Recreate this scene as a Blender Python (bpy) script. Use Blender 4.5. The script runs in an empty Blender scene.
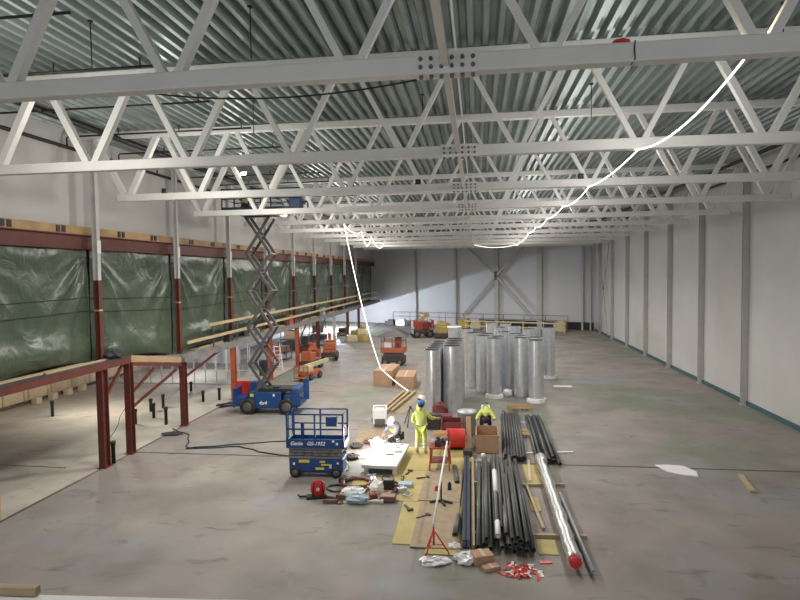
import bpy, math, random
from mathutils import Vector, Matrix
random.seed(7)
R = math.radians
sc = bpy.context.scene
COL = sc.collection
ORD = ['first', 'second', 'third', 'fourth', 'fifth', 'sixth', 'seventh', 'eighth', 'ninth', 'tenth', 'eleventh',
       'twelfth', 'thirteenth', 'fourteenth', 'fifteenth']

# ------------------------------------------------------------------ materials
MATS = {}
def mat(name, rgb, rough=0.6, metal=0.0, var=0.12, scale=3.0, rgb2=None, emit=0.0, bump=0.0, bscale=20.0, spec=0.5, stretch=None, coat=0.0, bdist=0.03, distort=0.0):
    m = bpy.data.materials.new(name); m.use_nodes = True
    nt = m.node_tree; N = nt.nodes; L = nt.links
    b = N['Principled BSDF']
    b.inputs['Roughness'].default_value = rough
    b.inputs['Metallic'].default_value = metal
    b.inputs['Specular IOR Level'].default_value = spec
    b.inputs['Coat Weight'].default_value = coat
    tc = N.new('ShaderNodeTexCoord')
    src = tc.outputs['Object']
    if stretch:
        mp = N.new('ShaderNodeMapping'); mp.inputs['Scale'].default_value = stretch
        L.new(src, mp.inputs['Vector']); src = mp.outputs['Vector']
    n = N.new('ShaderNodeTexNoise'); n.inputs['Scale'].default_value = scale; n.inputs['Detail'].default_value = 5
    L.new(src, n.inputs['Vector'])
    r = N.new('ShaderNodeValToRGB')
    c2 = rgb2 or tuple(min(1, c * (1 + var)) for c in rgb)
    c1 = rgb if rgb2 else tuple(c * (1 - var) for c in rgb)
    r.color_ramp.elements[0].position = 0.3; r.color_ramp.elements[1].position = 0.7
    r.color_ramp.elements[0].color = (*c1, 1); r.color_ramp.elements[1].color = (*c2, 1)
    L.new(n.outputs['Fac'], r.inputs['Fac']); L.new(r.outputs['Color'], b.inputs['Base Color'])
    if emit:
        b.inputs['Emission Color'].default_value = (*rgb, 1); b.inputs['Emission Strength'].default_value = emit
    if bump:
        n2 = N.new('ShaderNodeTexNoise'); n2.inputs['Scale'].default_value = bscale; n2.inputs['Detail'].default_value = 4
        L.new(src, n2.inputs['Vector'])
        bp = N.new('ShaderNodeBump'); bp.inputs['Strength'].default_value = bump; bp.inputs['Distance'].default_value = bdist; n2.inputs['Distortion'].default_value = distort
        L.new(n2.outputs['Fac'], bp.inputs['Height']); L.new(bp.outputs['Normal'], b.inputs['Normal'])
    MATS[name] = m
    return m

def floor_mat(name, base, tint):
    m = bpy.data.materials.new(name); m.use_nodes = True
    nt = m.node_tree; N = nt.nodes; L = nt.links; b = N['Principled BSDF']
    b.inputs['Roughness'].default_value = 0.55
    tc = N.new('ShaderNodeTexCoord'); src = tc.outputs['Object']
    def noise(s, d=6, st=None, dist=0.0):
        n = N.new('ShaderNodeTexNoise'); n.inputs['Scale'].default_value = s; n.inputs['Detail'].default_value = d
        n.inputs['Distortion'].default_value = dist
        if st:
            mp = N.new('ShaderNodeMapping'); mp.inputs['Scale'].default_value = st[:3]
            mp.inputs['Location'].default_value = (st[3], st[3] * 2, 0)
            L.new(src, mp.inputs['Vector']); L.new(mp.outputs['Vector'], n.inputs['Vector'])
        else: L.new(src, n.inputs['Vector'])
        return n.outputs['Fac']
    def ramp(f, p0, p1, c0=(0, 0, 0), c1=(1, 1, 1)):
        r = N.new('ShaderNodeValToRGB'); e = r.color_ramp.elements
        e[0].position = p0; e[1].position = p1; e[0].color = (*c0, 1); e[1].color = (*c1, 1)
        L.new(f, r.inputs['Fac']); return r.outputs['Color']
    def mix(a, c, f):
        x = N.new('ShaderNodeMix'); x.data_type = 'RGBA'
        if isinstance(a, tuple): x.inputs['A'].default_value = (*a, 1)
        else: L.new(a, x.inputs['A'])
        x.inputs['B'].default_value = (*c, 1)
        L.new(f, x.inputs['Factor']); return x.outputs['Result']
    col = ramp(noise(0.5, 8), 0.32, 0.70, tuple(c * 0.72 for c in base), tuple(c * 1.18 for c in base))
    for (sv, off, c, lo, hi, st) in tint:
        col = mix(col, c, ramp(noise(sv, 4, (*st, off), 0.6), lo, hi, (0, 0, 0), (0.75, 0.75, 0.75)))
    # dark scuffs and tyre marks
    scuff = ramp(noise(2.2, 8, (0.5, 1.0, 1.0, 3.1), 0.9), 0.60, 0.70, (0, 0, 0), (0.7, 0.7, 0.7))
    col = mix(col, tuple(c * 0.55 for c in base), scuff)
    dust = ramp(noise(2.5, 6, (1.0, 0.35, 1, 8.0), 0.4), 0.62, 0.8, (0, 0, 0), (0.3, 0.3, 0.3))
    col = mix(col, tuple(min(1, c * 1.5) for c in base), dust)
    L.new(col, b.inputs['Base Color'])
    bp = N.new('ShaderNodeBump'); bp.inputs['Strength'].default_value = 0.08
    L.new(noise(9, 6), bp.inputs['Height']); L.new(bp.outputs['Normal'], b.inputs['Normal'])
    rr = ramp(noise(0.8, 5, (1, 1, 1, 5.0)), 0.3, 0.7, (0.58, 0.58, 0.58), (0.82, 0.82, 0.82))
    L.new(rr, b.inputs['Roughness'])
    return m

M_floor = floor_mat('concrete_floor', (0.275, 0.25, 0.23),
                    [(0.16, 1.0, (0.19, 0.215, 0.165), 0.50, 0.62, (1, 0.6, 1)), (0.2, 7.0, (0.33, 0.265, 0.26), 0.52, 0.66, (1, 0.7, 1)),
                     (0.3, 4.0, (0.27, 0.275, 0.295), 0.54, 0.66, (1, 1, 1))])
M_floor2 = floor_mat('concrete_floor_pale', (0.47, 0.44, 0.39), [(0.3, 2.0, (0.45, 0.36, 0.31), 0.54, 0.66, (1, 1, 1)), (0.35, 6.0, (0.38, 0.38, 0.32), 0.54, 0.66, (1, 1, 1))])
M_steel = mat('white_painted_steel', (0.79, 0.785, 0.76), 0.42, 0, 0.04, 1.5)
M_deck = mat('galvanised_roof_sheet', (0.30, 0.35, 0.345), 0.47, 0.65, 0.3, 0.9, stretch=(1, 0.15, 1))
M_wall = mat('wall_panel', (0.56, 0.555, 0.54), 0.55, 0, 0.06, 0.35, bump=0.03, bscale=1.2)
M_wallb = mat('wall_panel_back', (0.60, 0.61, 0.64), 0.55, 0, 0.05, 0.25)
M_colgrey = mat('grey_column_paint', (0.48, 0.48, 0.46), 0.5, 0, 0.08, 2)
M_collight = mat('pale_grey_column', (0.56, 0.56, 0.54), 0.5, 0, 0.08, 2)
M_brown = mat('red_oxide_steel', (0.125, 0.03, 0.022), 0.55, 0, 0.2, 3)
M_redcol = mat('orange_red_primer', (0.42, 0.09, 0.04), 0.5, 0, 0.15, 3)
M_tarp = mat('green_tarpaulin', (0.05, 0.075, 0.05), 0.30, 0, 0.35, 0.6, rgb2=(0.085, 0.11, 0.075), bump=0.5, bscale=1.7, bdist=0.12, distort=1.0)
M_wood = mat('pale_timber', (0.47, 0.365, 0.225), 0.7, 0, 0.16, 3, stretch=(1, 6, 6))
M_timberband = mat('glulam_timber', (0.46, 0.30, 0.15), 0.7, 0, 0.25, 1.5)
M_black = mat('black_rubber', (0.018, 0.018, 0.018), 0.55)
M_pipe = mat('black_steel_pipe', (0.085, 0.09, 0.092), 0.42, 0.3, 0.2, 2)
M_pipe2 = mat('grey_steel_pipe', (0.13, 0.135, 0.135), 0.4, 0.4, 0.2, 2)
M_spipe = mat('dark_sprinkler_pipe', (0.03, 0.028, 0.028), 0.5, 0.2)
M_duct = mat('galvanised_duct', (0.78, 0.81, 0.85), 0.30, 0.82, 0.08, 5)
M_ductshade = mat('duct_inside_shade', (0.045, 0.05, 0.06), 0.6, 0.0, 0.12, 5)  # shade inside the ducts painted as a dark colour
M_blue = mat('machine_blue', (0.010, 0.058, 0.205), 0.42, 0, 0.14, 3)
M_blue2 = mat('dark_navy_steel', (0.018, 0.03, 0.075), 0.5, 0, 0.15, 3)
M_greym = mat('machine_grey_steel', (0.13, 0.125, 0.125), 0.5, 0.3, 0.15, 4)
M_greyarm = mat('light_grey_arm', (0.24, 0.24, 0.25), 0.5, 0.2, 0.2, 6)
M_scis = mat('scissor_arm_steel', (0.105, 0.10, 0.10), 0.55, 0.2, 0.15, 4)
M_white = mat('white_plastic', (0.82, 0.82, 0.82), 0.5, 0, 0.04, 3)
M_panel = mat('pale_insulation_face', (0.58, 0.58, 0.585), 0.6, 0, 0.06, 3)
M_whitefilm = mat('crumpled_plastic_film', (0.75, 0.75, 0.76), 0.25, 0, 0.1, 6)
M_yel = mat('yellow_label', (0.75, 0.62, 0.05), 0.5)
M_card = mat('brown_cardboard', (0.46, 0.29, 0.18), 0.8, 0, 0.08, 2)
M_osb = mat('yellow_board', (0.42, 0.34, 0.13), 0.75, 0, 0.2, 2.2, rgb2=(0.52, 0.43, 0.19))
M_osb2 = mat('brown_chipboard', (0.36, 0.285, 0.19), 0.8, 0, 0.15, 4)
M_hivis = mat('hi_vis_yellow', (0.56, 0.64, 0.15), 0.7, 0, 0.1, 6)
M_refl = mat('reflective_tape', (0.70, 0.71, 0.70), 0.4)
M_skin = mat('skin', (0.55, 0.33, 0.23), 0.6)
M_helmb = mat('blue_helmet', (0.03, 0.16, 0.55), 0.35)
M_helmw = mat('white_helmet', (0.8, 0.8, 0.78), 0.35)
M_greyw = mat('grey_violet_workwear', (0.20, 0.19, 0.24), 0.8)
M_dark = mat('dark_workwear', (0.03, 0.03, 0.04), 0.8)
M_hair = mat('dark_brown_hair', (0.05, 0.03, 0.02), 0.8)
M_boot = mat('grey_boots', (0.45, 0.43, 0.4), 0.7)
M_red = mat('bright_red', (0.62, 0.035, 0.03), 0.4, 0, 0.1)
M_maroon = mat('dark_red_box', (0.19, 0.04, 0.045), 0.6)
M_orange = mat('machine_orange', (0.42, 0.115, 0.055), 0.5, 0, 0.2, 6)
M_myel = mat('machine_yellow', (0.42, 0.31, 0.10), 0.55, 0, 0.2, 4)
M_cream = mat('machine_cream', (0.55, 0.50, 0.30), 0.5, 0, 0.12)
M_foil = mat('foil_wrap', (0.72, 0.73, 0.74), 0.3, 0.7, 0.1, 8, bump=0.6, bscale=14)
M_stud = mat('metal_stud', (0.55, 0.58, 0.60), 0.45, 0.4)
M_ply = mat('pale_plywood', (0.60, 0.48, 0.34), 0.75, 0, 0.08, 1.5)
M_board2 = mat('peach_timber_board', (0.40, 0.27, 0.16), 0.7, 0, 0.1, 2)
M_slab = mat('deck_concrete', (0.20, 0.195, 0.19), 0.7, 0, 0.2, 1.5)
M_decksteel = mat('dark_deck_sheet', (0.085, 0.09, 0.095), 0.45, 0.3, 0.2, 2)
M_joint = mat('floor_joint_steel', (0.13, 0.085, 0.06), 0.6, 0, 0.2, 4)
M_teal = mat('teal_skirting', (0.05, 0.11, 0.13), 0.6)
M_tooldk = mat('dark_tool', (0.06, 0.05, 0.05), 0.5, 0.2)
M_copper = mat('reddish_hose', (0.20, 0.09, 0.075), 0.5)
M_bluegrey = mat('pale_blue_plastic', (0.35, 0.48, 0.58), 0.4)
M_led = mat('led_strip', (1.0, 0.95, 0.88), 0.5, 0, 0.0, emit=3.2)
M_arc = mat('welding_arc_glare', (1.0, 0.96, 0.92), 0.5, 0, 0.0, emit=30.0)
M_lamp = mat('lamp_face', (1.0, 0.90, 0.72), 0.5, 0, 0.0, emit=60.0)
M_lampc = mat('cool_lamp_face', (0.85, 0.92, 1.0), 0.5, 0, 0.0, emit=45.0)
M_glass = mat('dark_glass', (0.03, 0.08, 0.09), 0.1)

# ------------------------------------------------------------------ mesh builder
class MB:
    def __init__(s): s.v = []; s.f = []; s.sm = []
    def add(s, vs, fs, smooth=False):
        o = len(s.v); s.v += [tuple(v) for v in vs]
        s.f += [tuple(i + o for i in f) for f in fs]; s.sm += [smooth] * len(fs); return s
    def box(s, c, d, rot=None, taper=1.0):
        hx, hy, hz = d[0] / 2, d[1] / 2, d[2] / 2
        vs = []
        for z, t in ((-hz, 1.0), (hz, taper)):
            for x, y in ((-hx, -hy), (hx, -hy), (hx, hy), (-hx, hy)): vs.append(Vector((x * t, y * t, z)))
        if rot is not None:
            q = Matrix.Rotation(rot, 3, 'Z') if isinstance(rot, (int, float)) else rot
            vs = [q @ v for v in vs]
        vs = [v + Vector(c) for v in vs]
        return s.add(vs, [(3, 2, 1, 0), (4, 5, 6, 7), (0, 1, 5, 4), (1, 2, 6, 5), (2, 3, 7, 6), (3, 0, 4, 7)])
    def bar(s, a, b, w, h=None, up=(0, 0, 1)):
        a, b = Vector(a), Vector(b); d = b - a; L = d.length; d.normalize(); h = h or w
        u = Vector(up)
        if abs(d.dot(u)) > 0.98: u = Vector((0, 1, 0))
        x = d.cross(u).normalized(); z = x.cross(d)
        m = Matrix((x, d, z)).transposed()
        return s.box((a + b) / 2, (w, L, h), m)
    def tube(s, pts, r, n=8, cap=True, closed=False):
        P = [Vector(p) for p in pts]; vs = []; k = len(P)
        prev = None
        for i, p in enumerate(P):
            t = (P[(i + 1) % k] - P[i - 1]) if closed else (P[min(i + 1, k - 1)] - P[max(i - 1, 0)])
            t.normalize()
            if prev is None:
                u = Vector((0, 0, 1)) if abs(t.z) < 0.9 else Vector((1, 0, 0))
                x = t.cross(u).normalized()
            else:
                x = (prev - t * prev.dot(t)).normalized()
            prev = x; y = t.cross(x)
            rr = r[i] if isinstance(r, (list, tuple)) else r
            for j in range(n):
                a = 2 * math.pi * j / n; vs.append(p + (x * math.cos(a) + y * math.sin(a)) * rr)
        fs = []
        for i in range(k if closed else k - 1):
            for j in range(n):
                i2 = (i + 1) % k
                fs.append((i * n + j, i * n + (j + 1) % n, i2 * n + (j + 1) % n, i2 * n + j))
        s.add(vs, fs, True)
        if cap and not closed:
            o = len(s.v) - len(vs)
            s.f.append(tuple(o + j for j in range(n))[::-1]); s.sm.append(False)
            s.f.append(tuple(o + (k - 1) * n + j for j in range(n))); s.sm.append(False)
        return s
    def lathe(s, prof, n=24, c=(0, 0, 0), axis='z', smooth=True):
        vs = []
        for r, z in prof:
            for j in range(n):
                a = 2 * math.pi * j / n
                p = (r * math.cos(a), r * math.sin(a), z)
                if axis == 'y': p = (p[0], p[2], p[1])
                if axis == 'x': p = (p[2], p[0], p[1])
                vs.append(Vector(p) + Vector(c))
        fs = []
        for i in range(len(prof) - 1):
            for j in range(n): fs.append((i * n + j, i * n + (j + 1) % n, (i + 1) * n + (j + 1) % n, (i + 1) * n + j))
        return s.add(vs, fs, smooth)
    def grid(s, fn, nu, nv, smooth=True):
        vs = [fn(i / nu, j / nv) for j in range(nv + 1) for i in range(nu + 1)]
        w = nu + 1
        return s.add(vs, [(j * w + i, j * w + i + 1, (j + 1) * w + i + 1, (j + 1) * w + i) for j in range(nv) for i in range(nu)], smooth)
    def blob(s, c, d, seed=0, amp=0.25, n=10, rot=0.0):
        rnd = random.Random(seed); vs = []
        for i in range(n + 1):
            th = math.pi * i / n
            for j in range(n * 2):
                ph = math.pi * j / n + rot
                k = 1 + amp * (rnd.random() - 0.5) * 2
                vs.append(Vector((c[0] + d[0] / 2 * k * math.sin(th) * math.cos(ph), c[1] + d[1] / 2 * k * math.sin(th) * math.sin(ph), max(0.003, c[2] + d[2] / 2 * k * math.cos(th)))))
        w = n * 2
        return s.add(vs, [(i * w + j, (i + 1) * w + j, (i + 1) * w + (j + 1) % w, i * w + (j + 1) % w) for i in range(n) for j in range(w)], amp < 0.12)
    def build(s, name, m, parent=None, loc=None, bevel=0.0, rotz=0.0):
        me = bpy.data.meshes.new(name); me.from_pydata(s.v, [], s.f)
        me.polygons.foreach_set('use_smooth', s.sm)
        me.materials.append(m); me.update()
        o = bpy.data.objects.new(name, me); COL.objects.link(o)
        if parent: o.parent = parent
        if loc is not None: o.location = loc
        if rotz: o.rotation_euler.z = rotz
        if bevel:
            b = o.modifiers.new('bevel', 'BEVEL'); b.width = bevel; b.segments = 2; b.limit_method = 'ANGLE'
        return o

def tag(o, label, cat, group=None, kind=None):
    o['label'] = label; o['category'] = cat
    if group: o['group'] = group
    if kind: o['kind'] = kind
    return o
def thing(name, label, cat, loc=(0, 0, 0), rotz=0.0, group=None):
    o = bpy.data.objects.new(name, None); COL.objects.link(o)
    o.empty_display_size = 0.2; o.location = loc; o.rotation_euler.z = rotz
    return tag(o, label, cat, group)
def one(mb, name, m, label, cat, group=None, bevel=0.0, loc=None, rotz=0.0):
    return tag(mb.build(name, m, None, loc, bevel, rotz), label, cat, group)
def struct(mb, name, m):
    o = mb.build(name, m); o['kind'] = 'structure'; return o
def kids(o): return [c for c in bpy.data.objects if c.parent == o]
def copy_tree(o, parent=None):
    c = o.copy(); COL.objects.link(c)
    if parent: c.parent = parent
    for ch in o.children: copy_tree(ch, c)
    return c
def text(name, s, m, parent, size, loc, rot, shear=0.0, bold=0.0):
    cu = bpy.data.curves.new(name, 'FONT'); cu.body = s; cu.size = size; cu.shear = shear; cu.offset = bold
    cu.extrude = 0.004; cu.align_x = 'CENTER'; cu.align_y = 'CENTER'
    t = bpy.data.objects.new(name + '_src', cu); COL.objects.link(t)
    dg = bpy.context.evaluated_depsgraph_get()
    me = bpy.data.meshes.new_from_object(t.evaluated_get(dg)); bpy.data.objects.remove(t)
    me.materials.clear(); me.materials.append(m)
    o = bpy.data.objects.new(name, me); COL.objects.link(o); o.parent = parent; o.location = loc; o.rotation_euler = rot
    return o
def catenary(a, b, sag, n=12):
    a, b = Vector(a), Vector(b)
    return [a.lerp(b, i / n) - Vector((0, 0, sag * 4 * (i / n) * (1 - i / n))) for i in range(n + 1)]

# ------------------------------------------------------------------ grid
PITCH = 5.14
GY = [7.3 + PITCH * k for k in range(11)]
XW, XL = 12.1, -12.9
ZB, ZT, ZD = 8.77, 10.8, 10.92     # bottom chord, top chord, roof sheet underside
YB = 61.5

# ------------------------------------------------------------------ setting
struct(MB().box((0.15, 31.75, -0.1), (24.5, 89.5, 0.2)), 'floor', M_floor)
struct(MB().box((-17.35, 31.75, -0.1), (10.5, 89.5, 0.2)), 'floor_left', M_floor2)
struct(MB().box((-12.1, 29.25, 0.004), (0.09, 84, 0.012)), 'trim_1', M_joint)
struct(MB().box((0, 18.65, 0.004), (24.1, 0.07, 0.012)), 'trim_2', M_joint)
# roof sheet : trapezoidal profile running along the hall
mb = MB(); prof = []; x = -13.5
while x < 12.45:
    prof += [(x, 0.15), (x + 0.11, 0.15), (x + 0.16, 0.0), (x + 0.25, 0.0)]; x += 0.30
ny = 14; vs = []
for j in range(ny + 1):
    for (px, pz) in prof: vs.append((px, -13 + j * (88 / ny), ZD + pz))
w = len(prof)
mb.add(vs, [(j * w + i, (j + 1) * w + i, (j + 1) * w + i + 1, j * w + i + 1) for j in range(ny) for i in range(w - 1)])
struct(mb, 'ceiling', M_deck)
struct(MB().box((-0.5, 31, ZD + 0.24), (26.6, 88, 0.06)), 'ceiling_insulation', M_wall)
# walls
def panel_wall(x, y0, y1, z0, z1, t=0.2):
    return MB().box((x, (y0 + y1) / 2, (z0 + z1) / 2), (t, y1 - y0, z1 - z0))
struct(panel_wall(XW + 0.1, -13, YB + 0.2, 0, ZD + 0.2), 'wall_right', M_wall)
struct(panel_wall(-13.1, -13, YB + 13, 7.8, ZD + 0.2), 'wall_left', M_wall)
struct(panel_wall(-22.4, -13, YB + 14.5, 0, 7.9), 'wall_left_lower', M_ply)
struct(MB().box((-17.9, 31, 7.95), (9.3, 88, 0.1)), 'ceiling_left', M_wall)
BW = math.atan(-0.40)                        # the far wall stands askew to the hall
def back(x, off=0.0):                        # a point on the far wall's face, off metres in front of it
    return (x + off * math.sin(BW), YB + (12.1 - x) * 0.40 - off * math.cos(BW))
o = MB().box((0, 0.1, 5.5), (38.4, 0.2, 11.2)).build('wall_back', M_wallb, None, (*back(-5.1), 0), 0, BW); o['kind'] = 'structure'
struct(MB().box((12.06, 24, 0.10), (0.05, 75, 0.2)), 'baseboard_right', M_teal)
o = MB().box((0, -0.12, 0.4), (12.6, 0.2, 0.8)).build('baseboard_back', M_black, None, (*back(6.1), 0), 0, BW); o['kind'] = 'structure'
# seams of the right wall panels
for i, z in enumerate((3.0, 6.0, 9.0)):
    struct(MB().box((12.098, 24, z), (0.010, 75, 0.012)), 'trim_%d' % (i + 3), M_wallb)

# columns
def hcol(name, label, x, y, z0, z1, m, wx=0.2, wy=0.24, group=None, cat='column'):
    mb = MB(); t = 0.022
    mb.box((0, -wy / 2 + t / 2, (z0 + z1) / 2), (wx, t, z1 - z0)).box((0, wy / 2 - t / 2, (z0 + z1) / 2), (wx, t, z1 - z0))
    mb.box((0, 0, (z0 + z1) / 2), (t, wy - 2 * t, z1 - z0))
    mb.box((0, 0, z0 + 0.012), (wx + 0.1, wy + 0.1, 0.024))
    return one(mb, name, m, label, cat, group, loc=(x, y, 0))
for k in range(1, 11):
    hcol('steel_column', 'grey steel column against the right white wall, %s from the camera along it' % ORD[k - 1], 11.97, GY[k] - 0.12, 0, ZT + 0.1, M_colgrey, 0.24, 0.18, 'columns along the right wall')
for k in range(1, 11):
    o = thing('steel_column', 'tall column standing before the green tarpaulins on the left deck, %s from the camera' % ORD[k - 1], 'column', (-12.48, GY[k], 0), 0, 'columns along the left deck')
    for nm, z0, z1, m in (('upper_shaft', 6.1, ZT + 0.1, M_collight), ('lower_shaft', 2.94 if k > 2 else 3.44, 6.1, M_brown)):
        mb = MB()
        mb.box((0.08, 0, (z0 + z1) / 2), (0.02, 0.16, z1 - z0)).box((-0.08, 0, (z0 + z1) / 2), (0.02, 0.16, z1 - z0)).box((0, 0, (z0 + z1) / 2), (0.14, 0.03, z1 - z0))
        mb.build(nm, m, o)
    MB().box((0.1, 0, 7.2), (0.02, 0.19, 0.42)).build('connection_plate', M_steel, o)
    MB().box((0, 0, 5.1), (0.19, 0.18, 0.05)).build('strap', M_wood, o)
for i, (x, wd) in enumerate(((-7.28, 0.2), (-2.4, 0.24), (2.24, 0.46), (6.75, 0.55), (10.94, 0.2), (11.7, 0.15))):
    o = hcol('steel_column', 'grey steel column against the far white wall, %s from the left' % ORD[i], *back(x, 0.2), 0, 9.9, M_colgrey, wd, 0.22, 'columns along the far wall'); o.rotation_euler.z = BW
t = thing('wall_bracing', 'large grey steel cross bracing on the far wall behind the silver ducts', 'bracing', (*back(2.24, 0.42), 5.75), BW)
for s in (-1, 1):
    MB().bar((s * 0.15, 0, 0.15), (s * 3.3, 0, 3.2), 0.2).build('upper_brace', M_colgrey, t)
    MB().bar((s * 0.15, 0, -0.15), (s * 4.1, 0, -4.5), 0.2).build('lower_brace', M_colgrey, t)
MB().box((0, 0.02, 0), (0.5, 0.03, 0.9)).build('gusset_plate', M_greym, t)
t = thing('wall_bracing', 'slim grey cross bracing on the right wall near the far corner', 'bracing', (11.72, 56.1, 4.5))
MB().bar((0, -2.3, -4.2), (0, 2.3, 4.2), 0.1).build('brace_rod', M_colgrey, t)
MB().bar((0.06, 2.3, -4.2), (0.06, -2.3, 4.2), 0.1).build('brace_rod', M_colgrey, t)
MB().box((0.0, 0, 0), (0.06, 0.3, 0.3)).build('gusset_plate', M_greym, t)

# ------------------------------------------------------------------ roof trusses
XC = -0.35; HP = 2.43
def truss(k):
    y = GY[k]
    t = thing('roof_truss', 'white steel roof truss spanning the hall, %s from the camera' % ORD[k], 'roof truss', (0, y, 0), 0, 'white roof trusses')
    MB().box(((-11.62 + 11.3) / 2, 0, ZB), (22.92, 0.20, 0.23)).build('bottom_chord', M_steel, t, bevel=0.02)
    MB().box((-0.45, 0, ZT), (24.9, 0.2, 0.2)).build('top_chord', M_steel, t, bevel=0.02)
    for i in range(-5, 5):
        xb = XC + HP * (i + 0.5); s = 0.085 + 0.075 * min(1, abs(xb) / 10)
        for sg in (-1, 1):
            xt = XC + HP * (i + 0.5 + 0.5 * sg)
            MB().bar((xb + sg * 0.10, 0, ZB + 0.09), (xt - sg * 0.14, 0, ZT - 0.09), s, s, up=(0, 1, 0)).build('diagonal', M_steel, t)
    p = MB().box((XC - 0.0, -0.112, ZB), (0.78, 0.024, 0.26)).box((XC, 0, ZB - 0.112), (0.78, 0.22, 0.024)).build('splice_plate', M_steel, t)
    if k < 4:
        bolt = None
        for r in range(2):
            for c in range(6):
                x = XC - 0.32 + c * 0.128
                if bolt is None:
                    bolt = MB().lathe([(0, -0.045), (0.022, -0.045), (0.026, -0.03), (0.026, 0), (0, 0)], 6, axis='y', smooth=False).build('bolt', M_greym, p)
                    b = bolt
                else:
                    b = bolt.copy(); COL.objects.link(b)
                b.location = (x, -0.124, ZB + (0.05 if r else -0.05))
        for c in range(6):
            b = bolt.copy(); COL.objects.link(b); b.location = (XC - 0.32 + c * 0.128, -0.05, ZB - 0.124); b.rotation_euler.x = R(90)
    return t
for k in range(11): truss(k)
for k in range(11):
    y0, y1 = (GY[k - 1] + 0.1 if k else 1.0), GY[k] - 0.1
    one(MB().box((XC - 0.02, (y0 + y1) / 2, ZB), (0.09, y1 - y0, 0.1)), 'tie_beam', M_steel,
        'white tie beam along the hall in the %s bay, joining truss bottom chords' % ORD[k], 'beam', 'lower tie beams')
    one(MB().box((XC - 0.05, (y0 + y1) / 2, ZT - 0.02), (0.04, y1 - y0, 0.04)), 'tie_rod', M_steel,
        'thin white tie rod along the hall under the roof sheet, %s bay' % ORD[k], 'rod', 'upper tie rods')
# junction boxes on the third truss, odd bits on the first
for x, lab in ((-1.75, 'small black junction box on the third truss left of the splice'), (3.02, 'small black junction box on the third truss beside the light strip'), (-9.95, 'small black junction box near the left end of the third truss')):
    one(MB().box((0, 0, 0), (0.16, 0.12, 0.15)).box((0, -0.07, 0), (0.12, 0.02, 0.11)), 'junction_box', M_black, lab, 'box', 'junction boxes on the third truss', loc=(x, 17.5, ZB + 0.18), bevel=0.01)
t = one(MB().blob((0, 0, 0.03), (0.2, 0.12, 0.10), 3, 0.2, 6), 'red_cap', M_red, 'red rag lying on the first truss bottom chord right of centre', 'rag', loc=(1.72, 7.28, ZB + 0.1))
mb = MB()
for z0 in (0.0,):
    mb.tube([(1.86, -0.11, 0.12), (1.85, -0.115, 0.02), (1.86, -0.115, -0.09), (1.845, -0.06, -0.115), (1.84, 0.0, -0.12)], 0.008, 6)
one(mb, 'cable_tie', M_black, 'dark strap hanging around the first truss chord right of the splice', 'strap', loc=(0, 7.3, ZB))
# hanging rods from roof sheet
for i, (x, y) in enumerate(((-7.03, 9.98), (-3.92, 9.9), (5.45, 11.3), (-6.0, 15.2), (-1.4, 15.4), (2.9, 15.3))):
    mb = MB().tube([(0, 0, -0.9), (0, 0, 0.0)], 0.011, 6).lathe([(0, -0.03), (0.05, -0.03), (0.05, 0.0), (0, 0.0)], 8)
    one(mb, 'hanger_rod', M_spipe, 'thin threaded rod hanging from the roof sheet, %s from the left in the %s bay' % (ORD[i % 3], 'second' if i < 3 else 'third'), 'rod', 'hanger rods', loc=(x, y, ZD))

# sprinkler pipes on the left, service pipes on the right
one(MB().tube([(-12.75, -8, 10.3), (-12.75, 70, 10.3)], 0.055, 10), 'sprinkler_main', M_spipe, 'slim dark sprinkler main running high along the left wall', 'pipe')
one(MB().tube([(-11.45, -8, 10.66), (-11.45, 70, 10.66)], 0.085, 12), 'sprinkler_main', M_spipe, 'thick dark pipe under the roof edge on the left side', 'pipe')
ys = [6.6, 9.0, 11.5, 14.05, 16.75, 19.4, 21.9, 24.6, 27.0, 29.6, 32.2, 34.8]
for i, y in enumerate(ys):
    xe = -6.7 if i else -8.6
    t = thing('sprinkler_branch', 'black sprinkler branch pipe hung under the left roof, %s from the camera' % ORD[i], 'pipe', (0, y, 10.62), 0, 'sprinkler branch pipes')
    mb = MB().tube([(-12.75, 0, -0.32), (-12.75, 0, -0.05), (-12.70, 0, 0), (-11.5, 0, 0), (xe, 0, 0)], 0.028, 8)
    mb.build('branch', M_spipe, t)
    for x in (xe - 0.3, xe - 2.3, xe - 4.3):
        MB().tube([(x, 0, 0), (x, 0, 0.16)], 0.016, 6).lathe([(0, 0.16), (0.035, 0.17), (0.035, 0.18), (0, 0.19)], 8, (x, 0, 0)).build('sprinkler_head', M_spipe, t)
one(MB().tube([(10.6, 8, 10.55), (10.6, 58, 10.55)], 0.07, 10), 'service_pipe', M_spipe, 'dark pipe running under the roof along the right side, nearer the hall', 'pipe')
one(MB().tube([(11.75, 8, 10.3), (11.75, 58, 10.3)], 0.05, 10), 'service_pipe', M_spipe, 'dark pipe running high against the right wall', 'pipe')
one(MB().tube(catenary((-6.0, 8.2, 9.2), (-0.5, 7.5, 8.72), 0.28, 16), 0.012, 6), 'slack_cable', M_black, 'thin black cable slung behind the first truss left of its splice', 'cable')

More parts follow.
